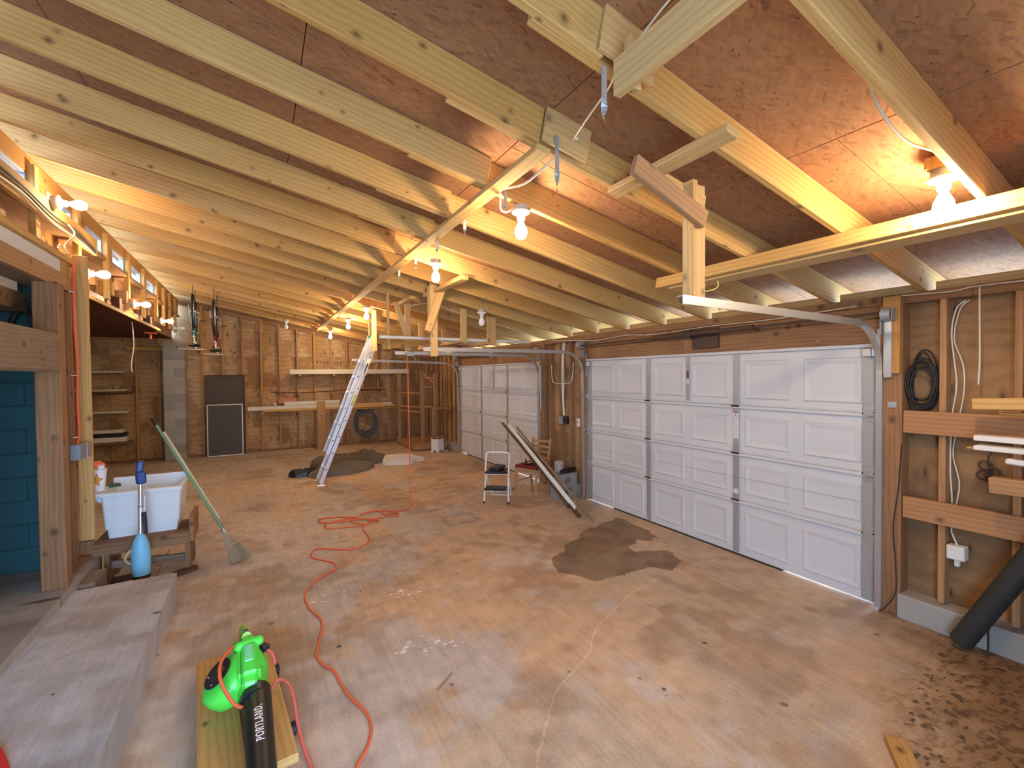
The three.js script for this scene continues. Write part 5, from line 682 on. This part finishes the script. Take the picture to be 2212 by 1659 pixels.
{ const t = thing('hung_cable_loop', 'dark hose loop hanging on the teal block wall', 'hose', [-1.67, 2.40, -5.29]); part(t, 'loop', tube([[-.02, .10, 0], [-.09, .03, 0], [-.10, -.09, .01], [-.06, -.16, .01], [.04, -.17, .01], [.12, -.12, .01], [.06, .03, 0]], .022, 60, 8, true), M.rubber); part(t, 'loop', tube([[0, .09, .02], [.03, -.02, .02], [.02, -.14, .02], [.10, -.10, .02]], .018, 30, 8), M.rubber); }
[2.66, 1.95, 1.42].forEach((y, i) => single('cable_staple', cbox(.03, .008, .06, .002), M.whitePaint, 'small white staple on the orange cable, ' + ['the one under the header', 'the one beside the rubber strip', 'the one just above the junction box'][i], 'staple', [-1.375, y, -5.215], [0, 0, 0], 'staples on the orange cable'));
function bicycle(label, pos, turn, col) {       // hung upside down by its wheels: built upright, axis along z, then flipped
  const t = thing('bicycle', label, 'bicycle', pos, turn); const fm = std({ color: lin(...col), roughness: .3, metalness: .2 }); const f = ([x, y, z]) => [x, -y, z];
  const wh = (z) => { const w = new THREE.Group(); w.name = 'wheel'; w.position.set(0, -.33, z); t.add(w); part(w, 'tyre', new THREE.TorusGeometry(.31, .022, 10, 40), M.rubber, [0, 0, 0], [0, Math.PI / 2, 0]); part(w, 'rim', new THREE.TorusGeometry(.287, .008, 8, 40), M.alu, [0, 0, 0], [0, Math.PI / 2, 0]); const sp = []; for (let i = 0; i < 16; i++) { const a = i / 16 * 6.283; sp.push(rod([.02 * (i % 2 ? 1 : -1), 0, 0], [0, Math.cos(a) * .285, Math.sin(a) * .285], .0016, .0016, 4)); } part(w, 'spokes', merge(...sp), M.galv); part(w, 'hub', rod([-.05, 0, 0], [.05, 0, 0], .018), M.alu); };
  wh(.50); wh(-.52);
  const tb = (a, b, r = .016) => rod(f(a), f(b), r); part(t, 'frame', merge(tb([0, .30, -.08], [0, .78, -.20]), tb([0, .30, -.08], [0, .72, .36]), tb([0, .74, -.19], [0, .80, .34]), tb([0, .70, .37], [0, .86, .32], .02), tb([.05, .33, -.52], [.02, .74, -.19], .010), tb([-.05, .33, -.52], [-.02, .74, -.19], .010), tb([.05, .33, -.52], [.03, .30, -.08], .010), tb([-.05, .33, -.52], [-.03, .30, -.08], .010)), fm);
  part(t, 'fork', merge(tb([.05, .33, .50], [.05, .66, .40], .011), tb([-.05, .33, .50], [-.05, .66, .40], .011), tb([-.05, .66, .40], [.05, .66, .40], .014)), M.alu); part(t, 'fender', new THREE.TorusGeometry(.345, .014, 6, 24, 1.9), fm, f([0, .33, -.52]), [0, Math.PI / 2, 2.6]);
  part(t, 'stem', merge(tb([0, .86, .32], [0, .98, .30], .012)), M.alu); part(t, 'handlebar', tube([f([-.30, .97, .10]), f([-.28, .99, .20]), f([-.12, 1.0, .30]), f([.12, 1.0, .30]), f([.28, .99, .20]), f([.30, .97, .10])], .012, 40, 8), M.alu); for (const s of [-1, 1]) part(t, 'grip', rod(f([.30 * s, .97, .10]), f([.31 * s, .965, .0]), .017), M.black);
  part(t, 'seat_post', tb([0, .78, -.20], [0, .93, -.24], .013), M.alu); const sd = new THREE.SphereGeometry(1, 20, 12); sd.scale(.11, .035, .14); part(t, 'saddle', sd, M.black, f([0, .95, -.25])); part(t, 'reflector', new THREE.SphereGeometry(.025, 12, 8), std({ color: lin(.8, .82, .84), metalness: .8, roughness: .15 }), f([0, .80, -.32])); part(t, 'crank', merge(rod(f([-.09, .30, -.08]), f([.09, .30, -.08]), .012), rod(f([.08, .30, -.08]), f([.09, .14, -.04]), .009), rod(f([-.08, .30, -.08]), f([-.09, .46, -.12]), .009)), M.galvDull); part(t, 'pedal', merge(xf(cbox(.09, .02, .06, .004), f([.14, .14, -.04])), xf(cbox(.09, .02, .06, .004), f([-.14, .46, -.12]))), M.black); part(t, 'chainring', rod(f([.06, .30, -.08]), f([.066, .30, -.08]), .09, .09, 24), M.galvDull);
  part(t, 'hook', merge(rod([0, -.005, .50], [0, .24, .50], .006), rod([0, -.005, -.52], [0, .24, -.52], .006)), M.steelDark); return t;
}
bicycle('teal green bicycle hung upside down under the rafters', [-1.08, 3.50, -10.9], 3.20, [.03, .13, .13]);
bicycle('dark red bicycle hung upside down beside the teal one', [-.72, 3.40, -10.8], 3.16, [.20, .015, .015]);

renderer.render(scene, camera);
